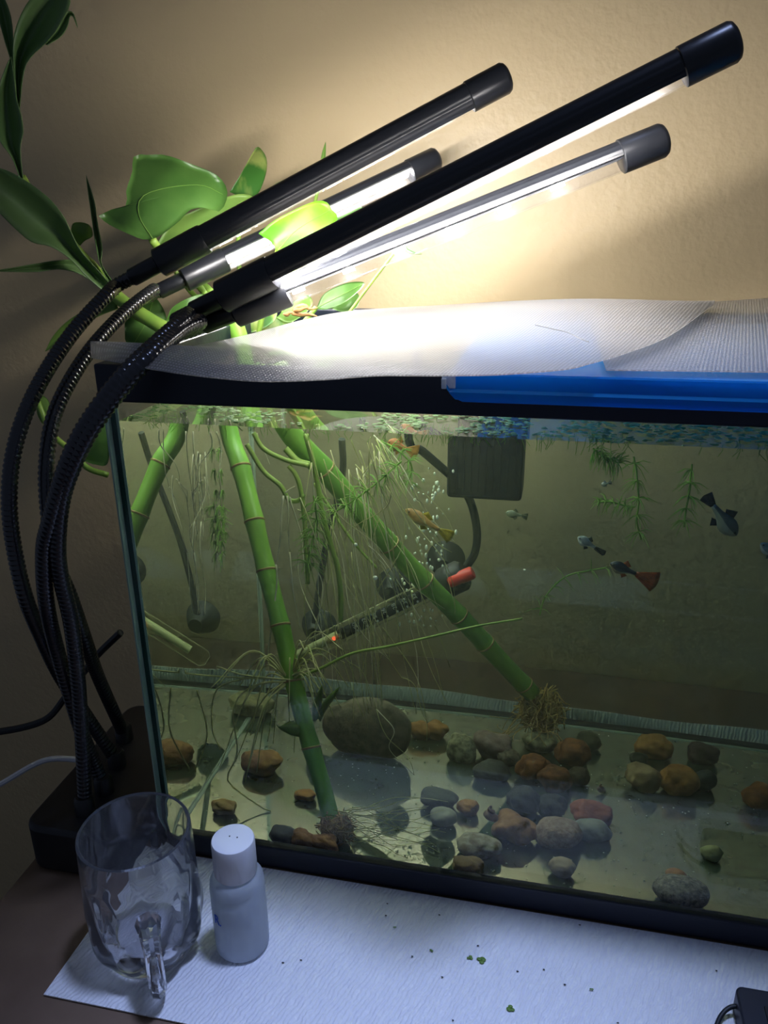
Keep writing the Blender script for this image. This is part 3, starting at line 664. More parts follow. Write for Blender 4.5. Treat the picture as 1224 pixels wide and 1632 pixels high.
# arching roots from the lower joint of the front stalk
node = wat(462, 1083, Y=.070); b = MB()
for i in range(34):
    ex_ = rng.uniform(335, 560); ey_ = rng.uniform(1080, 1260) if ex_ < 480 else rng.uniform(1030, 1150)
    e = wat(ex_, ey_, Y=rng.uniform(.03, .11)); mid_ = (node+e)/2+V(0, rng.normal()*.006, .012+rng.uniform(0, .014))
    b.tube(clampw([q.copy() for q in spline([node+rng.normal(size=3)*.001, mid_, e], 16)]), [.00075*(1-.6*k/15) for k in range(16)], 5)
for px in ([(345, 1062), (385, 1075), (425, 1080), (462, 1083)], [(232, 1062), (290, 1072), (350, 1078), (440, 1082)], [(314, 1100), (330, 1170), (310, 1230)], [(395, 1080), (345, 1100), (338, 1160), (352, 1195)], [(455, 1085), (400, 1095), (372, 1130), (378, 1200), (362, 1240), (385, 1265), (432, 1296)]):
    b.tube(clampw([np.array(q) for q in resample([wat(a, c, Y=.06) for a, c in px], 24)]), .0006, 5)
b.build('arching_roots', M['root_green'], bam, kind='stuff', angle=180)
MB().tube(resample([wat(a, c, Y=y) for a, c, y in [(462, 1082, .068), (505, 1068, .066), (560, 1042, .064), (620, 1030, .064), (700, 1012, .066), (760, 998, .07), (832, 986, .075)]], 50), [.0011*(1-.4*i/49) for i in range(50)], 7).build('runner', M['water_stem'], bam, angle=180, label='long yellow green runner stretching to the right')
L4 = []
for i in range(30):
    L4.append((rng.uniform(525, 555), rng.uniform(1290, 1335), rng.uniform(560, 720), rng.uniform(1275, 1385), .033, rng.uniform(.012, .07)))
rootset('fine_roots', M['root_green'], L4, bam, .00030, .004)

# --- feathery water plants
def feather(label, stem, Y, nl, ln, every=9, seed=1):
    r_ = np.random.default_rng(seed)
    S = resample([wat(a, b_, Y=Y) for a, b_ in stem], 40); t = thing('hornwort', label, 'water plant', S[-1])
    MB().tube(S, .0006, 6).build('stem', M['feather'], t, angle=180); b = MB()
    for i in range(3, 40, every):
        ax = unit(S[min(i+1, 39)]-S[i-1])
        for k in range(nl):
            d = unit(r_.normal(size=3)); d = unit(d-ax*(d@ax)*.6+ax*.35); l = ln*r_.uniform(.6, 1.1)
            b.tube(clampw([S[i].copy(), S[i]+d*l*.5+V(0, 0, .0005), S[i]+d*l+V(0, 0, -.002)]), [.0003, .00026, .00014], 4, caps=False)
    b.build('needles', M['feather'], t, kind='stuff', angle=180)
feather('feathery green sprig hanging at the left by the side pane', [(250, 700), (270, 760), (300, 815), (330, 835), (352, 850)], .17, 12, .010, 7, 1)
feather('drooping feathery tuft left of the front bamboo stalk', [(345, 800), (345, 830), (335, 860), (330, 890)], .16, 16, .012, 8, 2)
feather('dense feathery sprig between the two bamboo stalks', [(500, 790), (505, 830), (498, 860), (490, 900)], .075, 16, .012, 5, 3)
feather('sparse feathery sprig over the slanting bamboo stalk', [(640, 735), (600, 770), (560, 800), (535, 815)], .09, 12, .013, 6, 4)
feather('feathery tuft under the floating weed beside the bubbles', [(600, 700), (630, 715), (655, 740), (650, 770)], .13, 14, .011, 7, 5)
feather('tall feathery green plant hanging right of the black filter', [(1010, 728), (1015, 760), (1018, 800), (1015, 830), (1022, 860)], .16, 12, .012, 8, 6)
feather('bright feathery tuft hanging left of the large grey fish', [(1103, 740), (1098, 790), (1094, 808), (1090, 840)], .17, 12, .011, 8, 7)
feather('flat feathery sprig reaching left above the red-tailed fish', [(1012, 808), (995, 806), (975, 800), (955, 800)], .15, 10, .008, 7, 8)
feather('feathery green plant under the floating weed at the middle right', [(945, 715), (965, 730), (985, 738)], .13, 14, .010, 6, 9)
feather('thin dark branching sprig against the back pane left of the red-tailed fish', [(860, 980), (870, 950), (900, 920), (935, 910), (965, 905)], .25, 4, .012, 6, 10)

# --- duckweed on the surface
b = MB(); cnt = 0
for i in range(7500):
    x = rng.uniform(.010, W-.010); y = rng.uniform(.009, D-.010)
    dn = mnoise.noise((x*28, y*28, 3.1)); edge = math.exp(-(y-.0075)/.004)
    if x < .215: keep = dn > .02 and not (.09 < x < .215 and y > .05) or rng.random() < edge*.5
    else: keep = dn > -.42
    if not keep: continue
    for k in range(rng.integers(2, 4)):
        a = rng.uniform(0, 6.28); r = rng.uniform(.0007, .0015); cx = x+math.cos(a)*r; cy_ = max(.0068, y+math.sin(a)*r)
        b.add([(cx+r*math.cos(t)*1.2, max(.0064, cy_+r*math.sin(t)), WL+.0006+.0003*k) for t in np.linspace(0, 5.24, 6)]+[(cx, cy_, WL+.0009+.0003*k)], [(j, (j+1) % 6, 6) for j in range(6)])
    cnt += 1
b.build('duckweed', M['duckweed'], label='tiny green floating duckweed covering the water surface', cat='duckweed', kind='stuff', smooth=False)
b = MB()
for i in range(420):
    x = rng.choice([rng.uniform(.01, .12), rng.uniform(.12, .2), rng.uniform(.16, .27), rng.uniform(.3, .5)]); y = rng.uniform(.012, .03) if rng.random() < .6 else rng.uniform(.03, .2); l = rng.uniform(.002, .009)
    p = V(x, y, WL-.0003); b.tube([p, p+V(rng.normal()*.0008, 0, -l*.5), p+V(rng.normal()*.0015, rng.normal()*.001, -l)], .00016, 3, caps=False)
b.build('duckweed_rootlets', M['feather'], label='fine green rootlets hanging just under the water surface', cat='duckweed', kind='stuff', angle=180)

# ================================================================== STONES
STM = {}
def smat(col, col2, sc=220, rough=.75, contrast=(.38, .62), stretch=None):
    key = (col, col2, sc)
    if key not in STM: STM[key] = mat('stone_%02d' % len(STM), col, rough, col2=col2, scale=sc, contrast=contrast, bump=.5, bscale=sc*1.2, stretch=stretch, detail=6)
    return STM[key]
cream = ((.55, .50, .28), (.20, .18, .10)); rust = ((.36, .13, .035), (.20, .07, .025)); oran = ((.52, .25, .07), (.36, .15, .04)); tan = ((.48, .34, .18), (.36, .24, .12))
pink = ((.46, .33, .25), (.34, .22, .17)); dark = ((.055, .055, .05), (.10, .10, .085)); grey = ((.34, .33, .28), (.20, .20, .17)); red = ((.42, .13, .07), (.30, .09, .05)); olive = ((.13, .12, .06), (.07, .065, .04))
FLOORZ = .0078
def stone(label, x0_, x1_, ytop, ybot, pal, ang=.18, sc=220, fz=1., seed=0, group=None, lift=0., deep=.85, name='stone'):
    cx = (x0_+x1_)/2
    p = wat(cx, ybot-1, Z=FLOORZ+.0004+lift); p[1] = min(max(p[1], .012), D-.022)
    s = np.linalg.norm(wat(cx+1, ybot, Y=p[1]+.008)-wat(cx, ybot, Y=p[1]+.008))
    rx = (x1_-x0_)/2*s; hgt = (ybot-ytop)*s*.94*fz; rz = hgt/2; ry = rx*deep
    rz = max(rz, rx*.32)
    v, f = ICO[3]; out = []; off = seed*3.7+cx*.013
    for q in v:
        n1 = mnoise.noise((q[0]*1.1+off, q[1]*1.1, q[2]*1.1)); n2 = mnoise.noise((q[0]*3+off, q[1]*3+5, q[2]*3))
        k = 1+ang*1.5*n1+ang*.45*n2
        e = np.sign(q)*np.abs(q)**(1-.25*min(1, ang*2))
        out.append([e[0]*rx*k, e[1]*ry*k, e[2]*rz*k])
    out = np.array(out); out[:, 2] = np.maximum(out[:, 2], -rz*.86); out[:, 2] -= out[:, 2].min()
    out[:, 0] -= (out[:, 0].max()+out[:, 0].min())/2
    yy = min(p[1]+ry*.85, D-.008-ry*1.1)
    return MB().add(out+V(p[0], yy, p[2]), f).build(name, smat(*pal, sc) if len(pal) == 2 else pal, label=label, cat='stone', group=group, angle=180)
stone('large dark brown mottled slab leaning behind the front bamboo stalk', 512, 651, 1102, 1212, ((.10, .085, .05), (.22, .18, .11)), .10, 130, 1., 1, deep=.35)
stone('pale cream speckled upright stone beside the mauve one', 712, 756, 1166, 1218, cream, .2, 260, 1, 2)
stone('mauve brown angular stone behind the slanting stalk roots', 753, 813, 1166, 1216, ((.34, .24, .19), (.26, .17, .14)), .22, 200, 1, 3)
stone('small grey brown stone right of the mauve one', 792, 825, 1196, 1224, ((.25, .20, .13), (.16, .12, .08)), .2, 300, 1, 4)
stone('cream streaked stone just below the brown root clump', 830, 887, 1170, 1204, cream, .2, 160, 1, 5)
stone('orange brown stone right of the cream streaked one', 883, 940, 1180, 1224, rust, .2, 140, 1, 6)
stone('dark olive round stone at the back behind the orange brown one', 919, 957, 1165, 1199, olive, .12, 140, 1, 7)
stone('large rust coloured lava stone in the middle of the pile', 824, 878, 1200, 1250, rust, .28, 200, 1, 8)
stone('dark rust lava stone touching the right of the larger one', 857, 908, 1220, 1266, ((.27, .10, .035), (.14, .05, .02)), .28, 200, 1, 9)
stone('dark brown stone at the right end of the rust pile', 901, 938, 1222, 1254, ((.12, .09, .05), (.07, .05, .03)), .2, 160, 1, 10)
stone('flat charcoal stone below the mauve one', 753, 812, 1218, 1250, dark, .15, 150, 1, 11)
stone('large charcoal stone left of the other dark one below the rust pile', 806, 860, 1252, 1302, dark, .18, 120, 1, 12)
stone('very dark pitted stone above the red stone', 856, 902, 1266, 1306, ((.035, .035, .03), (.07, .07, .06)), .18, 140, 1, 13)
stone('orange tan rounded stone at the back right', 1013, 1070, 1173, 1212, oran, .2, 120, 1, 14)
stone('small black green stone between the two tan stones at right', 1003, 1032, 1200, 1222, ((.05, .055, .035), (.09, .09, .06)), .15, 150, 1, 15)
stone('beige angular stone left of the orange brown one at right', 998, 1051, 1214, 1265, tan, .25, 120, 1, 16)
stone('orange brown blocky stone right of the beige angular one', 1051, 1111, 1214, 1272, oran, .22, 160, 1, 17)
stone('dark green black stone right of the orange brown blocky one', 1104, 1142, 1226, 1264, ((.045, .055, .04), (.08, .09, .065)), .18, 150, 1, 18)
stone('dark purple brown stone at the back right', 1096, 1147, 1184, 1222, ((.10, .055, .05), (.06, .035, .03)), .18, 150, 1, 19)
stone('rust stone cut by the right edge of the picture', 1185, 1240, 1246, 1296, rust, .2, 160, 1, 20)
stone('pale grey pebble left of the small orange chip', 684, 726, 1288, 1321, ((.48, .47, .36), (.38, .37, .28)), .12, 60, 1, 21)
stone('dark grey stone behind the pale grey pebble', 668, 728, 1264, 1294, ((.12, .13, .09), (.08, .085, .06)), .15, 100, 1, 22)
stone('small orange chip in front of the charcoal stones', 727, 761, 1277, 1303, oran, .22, 160, 1, 23)
stone('orange brown angular stone under the dark snail', 785, 851, 1297, 1351, ((.48, .24, .08), (.33, .15, .05)), .25, 140, 1, 24)
stone('large pink beige granite stone in front of the red stone', 850, 927, 1306, 1359, pink, .14, 420, 1, 26)
stone('brick red stone on top of the grey one', 906, 976, 1278, 1322, red, .2, 140, 1, 27, deep=.7)
stone('smooth grey stone under the brick red one', 912, 974, 1308, 1347, grey, .12, 90, 1, 28)
stone('white and brown patterned stone near the front rim', 727, 796, 1334, 1373, ((.58, .53, .38), (.28, .22, .13)), .16, 160, 1, 29)
stone('brown stone half hidden by the front rim left of the patterned one', 720, 767, 1369, 1402, ((.34, .22, .09), (.24, .15, .06)), .2, 140, 1, 30)
stone('small beige stone near the middle of the front rim', 874, 916, 1367, 1401, ((.56, .44, .28), (.46, .34, .20)), .15, 100, 1, 31)
stone('pale yellow pebble near the front at right', 1116, 1152, 1345, 1376, ((.46, .46, .24), (.38, .37, .18)), .12, 90, 1, 32)
stone('speckled grey flat granite pebble at the front right rim', 1039, 1131, 1400, 1453, ((.36, .32, .22), (.13, .115, .08)), .07, 420, 1, 33)
stone('small tan pebble behind the speckled grey granite one', 1061, 1093, 1386, 1407, oran, .12, 120, 1, 34)
stone('orange brown flat stone on the bare floor left of the front stalk', 381, 444, 1203, 1241, ((.42, .22, .07), (.30, .13, .045)), .2, 140, 1, 36)
stone('small orange stone nearest the left pane on the floor', 335, 372, 1278, 1302, ((.46, .30, .10), (.36, .20, .06)), .2, 140, 1, 37)
stone('small orange chip just left of the foot of the front stalk', 469, 500, 1262, 1279, oran, .2, 140, 1, 38)
stone('dark grey pebble by the front rim left of the root ball', 426, 470, 1320, 1353, ((.13, .13, .11), (.09, .09, .075)), .1, 80, 1, 39)
stone('orange lava stone between the dark pebble and the root ball', 465, 500, 1328, 1361, oran, .28, 240, 1, 40)
stone('orange lava stone touching the left of the root ball', 495, 534, 1336, 1366, ((.46, .22, .06), (.34, .15, .04)), .28, 240, 1, 41)
stone('cream porous stone at the back left corner', 382, 429, 1110, 1146, ((.48, .42, .20), (.30, .25, .11)), .24, 240, 1, 42)
stone('orange stone at the back beside the mottled slab', 651, 683, 1148, 1182, ((.46, .22, .06), (.34, .15, .04)), .22, 160, 1, 43)
stone('orange stone left of the pale cream speckled one', 675, 711, 1151, 1182, oran, .22, 160, 1, 44)
# snails: coiled shells
def snail(label, px, py, h, Y=None, on=None):
    p = wat(px, py, Z=FLOORZ+.001) if on is None else on
    b = MB(); P = []; rr = []
    for i in range(60):
        t = i/59; a = t*13; R_ = .5*h*(t**1.3)*.55+.0002
        P.append(p+V(R_*math.cos(a), R_*math.sin(a)*.6, h*(1-t)*.95+.15*h)); rr.append(h*(.06+.26*t))
    b.tube(P, rr, 10); b.build('snail', mat('snail_shell', (.10, .05, .025), .35, col2=(.25, .15, .07), scale=200), label=label, cat='snail', angle=180)
snail('dark brown pointed snail on the orange brown angular stone', 781, 1310, .010, on=wat(781, 1306, Y=.075))
snail('small dark snail alone on the floor right of the rust pile', 957, 1262, .006)
# suspended specks and bubbles
def blobs(name, label, cat, lst, mt):
    v, f = ICO[1]; b = MB()
    for p, r, s in lst: b.add([p+q*r*V(1, 1, s) for q in v], f)
    b.build(name, mt, label=label, cat=cat, kind='stuff', angle=180)
M['bubble'] = mat('bright_bubble', (.95, .97, .80), .15, spec=1.)
L = []
for i in range(120):
    py = rng.uniform(745, 1000); cx = 692-(py-745)*.10
    L.append((wat(cx+rng.normal()*20, py, Y=rng.uniform(.19, .22)), rng.uniform(.0005, .0012), rng.uniform(1, 2.2)))
L += [(wat(567, 868*1.0, Y=.1), .0012, 1), (wat(598, 921, Y=.1), .0016, 1), (wat(836, 908, Y=.15), .001, .5)]
blobs('bubbles', 'rising stream of small bright air bubbles in the middle of the tank', 'bubbles', L, M['bubble'])
L = [(wat(rng.uniform(560, 1224), rng.uniform(1140, 1440), Z=FLOORZ+.0006), rng.uniform(.0003, .0007), .6) for i in range(260)]
L += [(wat(rng.uniform(300, 700), rng.uniform(1150, 1360), Z=FLOORZ+.0006), rng.uniform(.0003, .0006), .6) for i in range(160)]
L = [q for q in L if .008 < q[0][1] < D-.01 and .01 < q[0][0] < W-.01]
blobs('food_specks', 'tiny pale specks scattered over the aquarium floor', 'specks', L, mat('pale_speck', (.55, .58, .45), .7))

# ================================================================== FILTER, HEATER
xa, xb = wat(711, 797, Y=.2)[0], wat(831, 797, Y=.2)[0]; zbot = wat(770, 797, Y=.2)[2]
fl = thing('filter_box', 'black square filter box hanging in the water near the back pane', 'filter', ((xa+xb)/2, .22, zbot))
MB().box((xa, .200, zbot), (xb, .240, .296)).build('body', M['black_satin'], fl, smooth=False, bevel=.003)
for i in range(9):
    x = xa+.006+(xb-xa-.012)*i/8; MB().box((x-.0011, .1988, zbot+.006), (x+.0011, .2005, .285)).build('grille_bar', M['black_satin'], fl, smooth=False)
HY = .195
ha, hb = wat(436, 1062, Y=HY), wat(716, 926, Y=HY); hx = unit(hb-ha); HL = np.linalg.norm(hb-ha); HR = .0074
ht = thing('aquarium_heater', 'slanting clear glass tube heater with a black number scale and red dial', 'heater', (ha+hb)/2-V(0, 0, HR))
hd = unit(np.cross(hx, V(0, 1, 0)));
if hd[2] > 0: hd = -hd
hf = V(0, -1, 0); hf = unit(hf-hx*(hf@hx))
M['heater_glass'] = glassy('heater_glass', (.95, .97, .93), 1.25, .05, film=(.85, .82, .5), film_fac=.15)
_t = M['heater_glass'].node_tree; _lw = _t.nodes.new('ShaderNodeLayerWeight'); _lw.inputs[0].default_value = .35
_pw = _t.nodes.new('ShaderNodeMath'); _pw.operation = 'POWER'; _pw.inputs[1].default_value = 2.5; _t.links.new(_lw.outputs['Facing'], _pw.inputs[0])
_mx = [q for q in _t.nodes if q.type == 'MIX_SHADER'][-1]; _t.links.new(_pw.outputs[0], _mx.inputs[0])  # yellow film grows toward the limb: the tube's refracted edge glints put in colour
MB().tube([ha, ha+hx*.002, ha+hx*.004]+[ha+hx*HL*t for t in np.linspace(.1, 1, 12)], [HR*.55, HR*.85, HR]+[HR]*12, 24).build('glass_tube', M['heater_glass'], ht)
MB().tube([ha+hx*HL*.10, ha+hx*HL*.92], .0034, 12).build('heating_core', mat('dull_core', (.62, .60, .32), .4, .0), ht)
P = np.array([[ha+hx*s+hf*(HR*.80*math.cos(a))+hd*(HR*.80*math.sin(a)) for a in np.linspace(-.85, .62, 9)] for s in np.linspace(HL*.40, HL*.93, 14)])
MB().grid(P, thick=.0004).build('scale_strip', mat('black_print', (.008, .008, .009), .4), ht, angle=180)
SCALE = None
def text_mesh(txt, size, name, mt, parent, origin, right, up, label=None, depth=.0002):
    cu = bpy.data.curves.new('lettering', 'FONT'); cu.body = txt; cu.size = size; cu.align_x = 'CENTER'; cu.align_y = 'CENTER'; cu.extrude = depth; cu.resolution_u = 3
    o = bpy.data.objects.new('lettering', cu); COL.objects.link(o); bpy.context.view_layer.update()
    me = bpy.data.meshes.new_from_object(o.evaluated_get(bpy.context.evaluated_depsgraph_get()))
    bpy.data.objects.remove(o); nrm = np.cross(right, up); org = LOC[parent.name]
    vs = [origin+right*v.co.x+up*v.co.y+nrm*v.co.z-org for v in me.vertices]
    for v, q in zip(me.vertices, vs): v.co = q
    me.materials.clear(); me.materials.append(mt); ob = bpy.data.objects.new(name, me); COL.objects.link(ob); ob.parent = parent; LOC[ob.name] = org
    return tag(ob, label)
M['print_white'] = mat('white_print', (.85, .85, .78), .5)
for i, s in enumerate(('20', '22', '24', '26', '28', '30', '32', '34')):
    text_mesh(s, .0044, 'number', M['print_white'], ht, ha+hx*HL*(.50+.055*i)+hf*(HR*.86)-hd*.0024, -hd, -hx)
    MB().tube([ha+hx*HL*(.50+.055*i)+hf*(HR*.80)+hd*.0022, ha+hx*HL*(.50+.055*i)+hf*(HR*.86)+hd*.0022], .0009, 8).build('scale_dot', M['print_white'], ht)
v, f = ICO[1]; MB().add([ha+hx*HL*.37+hf*HR*.7+q*.0016 for q in v], f).build('indicator_light', emit('red_indicator', (1, .12, .05), 1.2), ht)
MB().tube([hb-hx*.006, hb-hx*.004, hb+hx*.010, hb+hx*.013], [.0105, .0115, .0115, .009], 24).build('head', M['rubber'], ht)
ra, rb = wat(716, 928, Y=HY-.008), wat(754, 912, Y=HY-.008)
MB().tube([ra, ra+(rb-ra)*.06, ra+(rb-ra)*.94, rb], [.0042, .0048, .0048, .0040], 16).build('dial', mat('red_plastic', (.75, .05, .035), .35), ht, label='red adjusting dial')
for px, py in ((622, 948), (500, 1012), (706, 905)):
    c = wat(px, py, Y=.238); MB().tube([c, c+V(0, .006, 0), c+V(0, .018, 0), c+V(0, .0225, 0)], [.006, .009, .0135, .015], 20).build('suction_cup', M['rubber'], ht)
MB().tube(resample([wat(a, c, Y=y) for a, c, y in [(742, 905, .225), (757, 880, .225), (760, 845, .225), (750, 800, .22), (728, 768, .21), (700, 742, .2), (672, 718, .19), (652, 702, .18)]]+[V(.135, .185, .300)], 70), .0030, 10).build('power_cord', M['rubber'], ht, angle=180)
MB().tube(resample([wat(a, c, Y=y) for a, c, y in [(545, 700, .23), (545, 760, .24), (520, 870, .245), (505, 960, .245), (500, 1010, .245)]], 50), .0026, 8).build('air_hose', M['rubber'], label='dark hose running down the back pane behind the roots', cat='hose')
MB().tube(resample([td(262, 660, .66), td(285, 740, .67), td(310, 830, .68), td(330, 900, .68), td(345, 1000, .68), td(350, 1090, .68)], 50), .0035, 8).build('wall_cable', M['rubber'], label='dark cable hanging behind the left of the aquarium', cat='cable')

# ================================================================== FISH
def fish(label, hp, tp, Y, hh, top, belly, tail=None, tw=1.0, tl=.5, dY=0., fin=None):
    h = wat(*hp, Y=Y); t = wat(*tp, Y=Y+dY); ax = unit(t-h); L_ = np.linalg.norm(t-h)
    s = np.linalg.norm(wat(hp[0]+1, hp[1], Y=Y)-h); HH = hh*s/2
    up = V(0, 0, 1); up = unit(up-ax*(up@ax)); sd = np.cross(ax, up)
    root = thing('fish', label, 'fish', (h+t)/2-up*HH)
    prof = [(0, .06, 0), (.03, .28, .02), (.10, .55, .02), (.2, .82, -.02), (.33, 1.0, -.06), (.46, .92, -.05), (.6, .66, 0), (.75, .42, .03), (.9, .32, .04), (1, .30, .04)]
    n = 14; vs = []; nr = len(prof)
    for u, k, o in prof:
        for j in range(n):
            a = 2*math.pi*j/n; vs.append(h+ax*u*L_+up*(HH*k*math.sin(a)+HH*o)+sd*(HH*k*.62*math.cos(a)))
    f = [(i*n+j, i*n+(j+1) % n, (i+1)*n+(j+1) % n, (i+1)*n+j) for i in range(nr-1) for j in range(n)]+[tuple(range(n-1, -1, -1)), tuple((nr-1)*n+j for j in range(n))]
    b = MB().add(vs, f); b.mi = [1 if (q[0] % n) in (8, 9, 10, 11, 12, 7) and len(q) == 4 else 0 for q in b.f]
    b.build('body', [mat('fish_back', top, .3, col2=tuple(x*.7 for x in top), scale=300), mat('fish_belly', belly, .3)], root, angle=180)
    fm = mat('fish_fin', fin or top, .5, col2=tuple(x*.6 for x in (fin or top)), scale=400, trl=.4)
    e = h+ax*L_; P = np.zeros((6, 7, 3))
    for i in range(6):
        u = i/5
        for j in range(7):
            v_ = j/6*2-1; P[i, j] = e+ax*(L_*tl*u*(1-.12*v_*v_))+up*(HH*(.30+(tw-.30)*u)*v_+HH*.04)+sd*(.0006*math.sin(v_*5+u*3))
    MB().grid(P, thick=.0003).build('tail_fin', fm, root, angle=180, label=tail)
    P = np.array([[h+ax*L_*(.42+.22*u+.10*v_)+up*HH*(.80-.35*u+.75*v_*(1-u*.5)) for v_ in np.linspace(0, 1, 4)] for u in np.linspace(0, 1, 5)])
    MB().grid(P, thick=.0003).build('dorsal_fin', fm, root, angle=180)
    P = np.array([[h+ax*L_*(.50+.15*u+.10*v_)-up*HH*(.85-.3*u+.55*v_*(1-u*.6)) for v_ in np.linspace(0, 1, 4)] for u in np.linspace(0, 1, 5)])
    MB().grid(P, thick=.0003).build('anal_fin', fm, root, angle=180)
    for sg in (-1, 1):
        v, ff = ICO[1]; MB().add([h+ax*L_*.11+up*HH*.10+sd*sg*HH*.30+q*HH*.14 for q in v], ff).build('eye', M['rubber'], root)
fish('orange fish with a yellow tail swimming among the bubbles', (646, 812), (700, 845), .13, 22, (.62, .36, .10), (.70, .50, .22), 'bright yellow tail', 1.1, .38, fin=(.75, .62, .05))
fish('small pale olive fish below the black filter', (806, 817), (832, 822), .16, 13, (.34, .36, .20), (.45, .46, .28), tl=.35)
fish('tiny pale fish near the feathery plants high at right', (958, 773), (970, 770), .16, 9, (.5, .5, .42), (.6, .6, .5), tl=.4)
fish('small silvery fish with a dark tail above the red-tailed one', (921, 856), (948, 873), .14, 18, (.38, .44, .42), (.62, .64, .58), tl=.6, fin=(.06, .07, .06), tw=.6)
fish('dark guppy with a broad rust red fan tail', (972, 898), (1013, 915), .12, 22, (.05, .06, .06), (.36, .30, .20), 'broad rust red fan tail', 1.75, .85, fin=(.62, .17, .03))
fish('large grey fish diving head down at the right', (1173, 854), (1136, 806), .12, 34, (.16, .19, .16), (.42, .43, .30), tl=.35, tw=.7, fin=(.07, .08, .07))
fish('silvery fish cut by the right edge of the picture', (1212, 866), (1244, 890), .12, 22, (.30, .36, .36), (.62, .64, .60), tl=.4)
fish('faint orange fish just under the surface above the bubbles', (618, 704), (648, 716), .15, 22, (.55, .20, .06), (.55, .30, .12), tl=.6, fin=(.6, .3, .05), tw=1.3)

# ================================================================== THINGS ON THE PAPER TOWEL
# glass mug
gx, gy = .0285, -.069
mug = thing('glass_mug', 'clear cut glass mug with a handle standing on the paper towel corner', 'mug', (gx, gy, .0018))
def mug_r(r, z, a, i):
    if i >= NOUT: return r
    lobe = math.sin(math.pi*max(0, min(1, (z-.004)/.030)))**.8
    flute = math.sin(math.pi*max(0, min(1, (z-.030)/.034)))
    return r*(1+.115*lobe*(abs(math.cos(4.5*a))-.60)-.050*flute*abs(math.cos(4.5*a)))
outp = [(.0205, .0), (.0235, .001), (.0250, .004)]+[(np.interp(z, [.004, .013, .02, .034, .05, .068, .079], [.0250, .0292, .0305, .0314, .0308, .0300, .0297]), z) for z in np.linspace(.0065, .079, 26)]+[(.0295, .0815), (.0288, .0824)]
NOUT = len(outp)
inp = [(.0278, .0815), (.0278, .07), (.0282, .055), (.0285, .04), (.0282, .028), (.0268, .018), (.0235, .0115), (.0150, .0090), (.004, .0085)]
M['glass'] = glass('clear_mug_glass', (.985, .99, 1), 1.47, film=(.75, .8, .9), film_fac=.07)
MB().lathe(outp+inp, 80, (gx, gy, .0018), mug_r).build('mug_body', M['glass'], mug, angle=28)
hp = resample([V(gx, gy, 0)+V(.567, -.823, 0)*a_+V(0, 0, h_) for a_, h_ in ((.0300, .049), (.0385, .0485), (.0450, .042), (.0450, .030), (.0420, .018), (.0375, .009), (.0290, .0065))], 26)
MB().tube(hp, [.0068-.0024*math.sin(math.pi*min(1, i/8)*.5) if i < 20 else .0044 for i in range(26)], 8).build('handle', M['glass'], mug, angle=25)
# bottle
bx, by = .0795, -.0575
bt = thing('small_bottle', 'small frosted plastic bottle of clear liquid with a white ribbed cap', 'bottle', (bx, by, .0018))
def frost():
    mt, t, out = nt('frosted_plastic'); N = t.nodes; L = t.links
    p = N.new('ShaderNodeBsdfPrincipled'); p.inputs['Base Color'].default_value = (.78, .82, .88, 1); p.inputs['Roughness'].default_value = .38
    tl = N.new('ShaderNodeBsdfTranslucent'); tl.inputs[0].default_value = (.75, .80, .86, 1); tp = N.new('ShaderNodeBsdfTransparent'); tp.inputs[0].default_value = (.86, .90, .95, 1)
    m1 = N.new('ShaderNodeMixShader'); m1.inputs[0].default_value = .5; L.new(p.outputs[0], m1.inputs[1]); L.new(tl.outputs[0], m1.inputs[2])
    m2 = N.new('ShaderNodeMixShader'); m2.inputs[0].default_value = .38; L.new(m1.outputs[0], m2.inputs[1]); L.new(tp.outputs[0], m2.inputs[2]); L.new(m2.outputs[0], out.inputs[0]); return mt
MB().lathe([(.0125, 0), (.0140, .0008), (.0150, .0025), (.0151, .010), (.0150, .044), (.0146, .0480), (.0132, .0505), (.0110, .0520), (.0100, .0525), (.0100, .056)], 40, (bx, by, .0018)).build('bottle_body', frost(), bt)
MB().lathe([(.0125, 0), (.0140, .002), (.0140, .036)], 36, (bx, by, .0026)).build('liquid', mat('cloudy_liquid', (.80, .85, .90), .3, trl=.5), bt)
MB().lathe([(.0112, 0), (.0117, .0006), (.0117, .0205), (.0112, .0216), (.0100, .0220)], 120, (bx, by, .0548), lambda r, z, a, i: r-(.00022 if int(a/(2*math.pi)*120+.5) % 2 and 0 < i < 3 else 0)).build('cap', mat('white_cap', (.82, .83, .88), .4), bt, angle=50)
for dx in (-.0022, .0022): MB().tube([V(bx+dx, by+.001, .0762), V(bx+dx, by+.001, .0770)], .0004, 8).build('cap_dimple', M['rubber'], bt)
vw = unit(V(CAM[0]-bx, CAM[1]-by, 0)); rg = V(-vw[1], vw[0], 0); ang = -.92
nn = vw*math.cos(ang)+rg*math.sin(ang)
M['blue_ink'] = mat('blue_print', (.02, .10, .55), .5)
text_mesh('R.', .0085, 'lettering', M['blue_ink'], bt, V(bx, by, .0315)+nn*.01535, unit(np.cross(V(0, 0, 1), nn))*.8, V(0, 0, 1), 'blue printed letters')
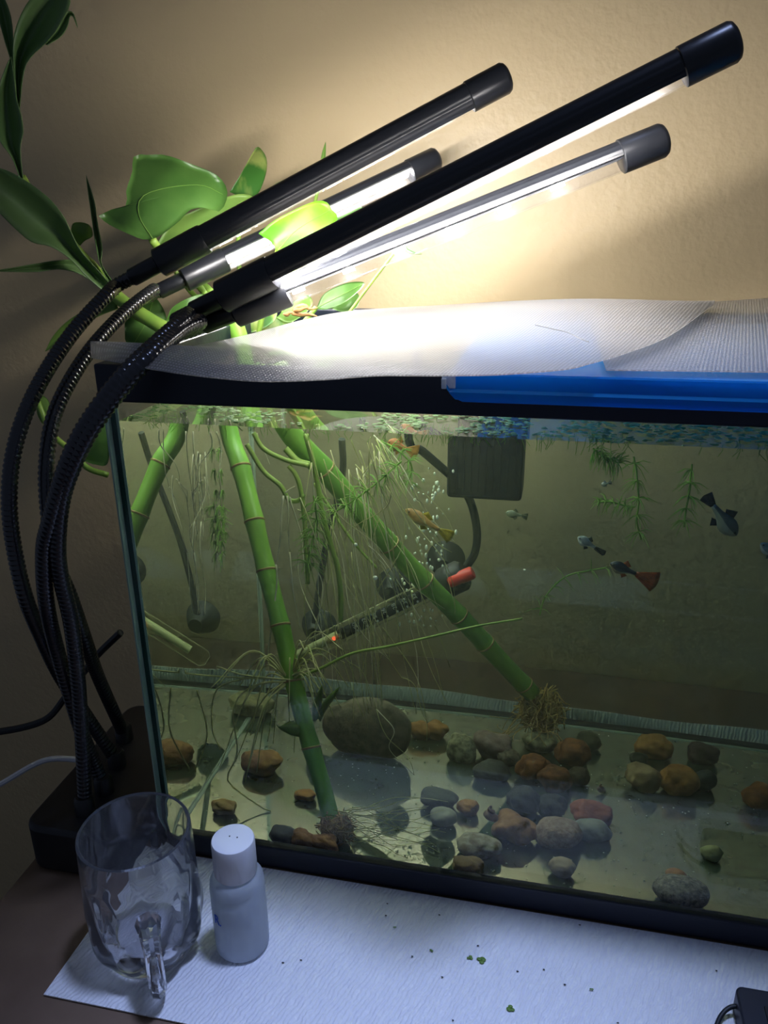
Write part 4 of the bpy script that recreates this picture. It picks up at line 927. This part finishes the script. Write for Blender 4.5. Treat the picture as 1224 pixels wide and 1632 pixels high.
# dark device with cable at lower right
dv = thing('black_device', 'black flat plastic device with a thin cable at the lower right corner', 'device', (.42, -.08, .0018))
cn = onz(1171, 1569, .014)
rbox((cn[0], cn[1]-.036, .0018), (cn[0]+.14, cn[1], .014), .004).build('case', mat('dark_blue_black', (.012, .014, .024), .45), dv, bevel=.0012)
MB().tube(resample([onz(1180, 1604, .008), onz(1165, 1605, .008), onz(1152, 1615, .007), onz(1143, 1632, .006), onz(1136, 1660, .005)], 24), .0012, 8).build('cable', M['rubber'], dv, angle=180)
for i in range(6): MB().box((cn[0]+.012+.012*i, cn[1]-.030, .0139), (cn[0]+.020+.012*i, cn[1]-.010, .0146)).build('key', M['black_satin'], dv, smooth=False, bevel=.0006)
# bits of weed and dark specks on the towel
def weed(label, px, py, s, k):
    b = MB()
    for i in range(k):
        a = 2.3*i+px; c = onz(px, py, .0024)+V(math.cos(a), math.sin(a), 0)*s*.6
        v, f = ICO[1]; b.add([c+q*V(s*.7, s*.5, s*.22) for q in v], f)
    b.build('duckweed_bit', M['leaf_light'], label=label, cat='plant bit', angle=180)
weed('largest green duckweed scrap on the paper towel', 767, 1530, .0021, 4)
weed('green duckweed scrap just left of the largest one', 749, 1526, .0014, 3)
weed('green duckweed scrap nearest the bottom edge of the picture', 814, 1607, .0018, 4)
weed('tiny green scrap halfway between bottle and duckweed pair', 688, 1514, .0010, 2)
weed('tiny green scrap nearest the front rim on the towel', 629, 1478, .0008, 2)
weed('pale green scrap on the towel toward the black device', 943, 1577, .0009, 2)
v, f = ICO[0]; b = MB()
for px, py in ((451, 1534), (480, 1530), (617, 1440), (615, 1459), (700, 1458), (762, 1507), (825, 1548), (867, 1545), (900, 1569), (1142, 1547), (657, 1524), (705, 1557), (722, 1626), (924, 1474), (985, 1630)):
    b.add([onz(px, py, .0022)+q*V(rng.uniform(.0004, .0010), .0004, .0003) for q in v], f)
b.build('dark_specks', M['rubber'], label='tiny dark specks scattered over the paper towel', cat='specks', kind='stuff')
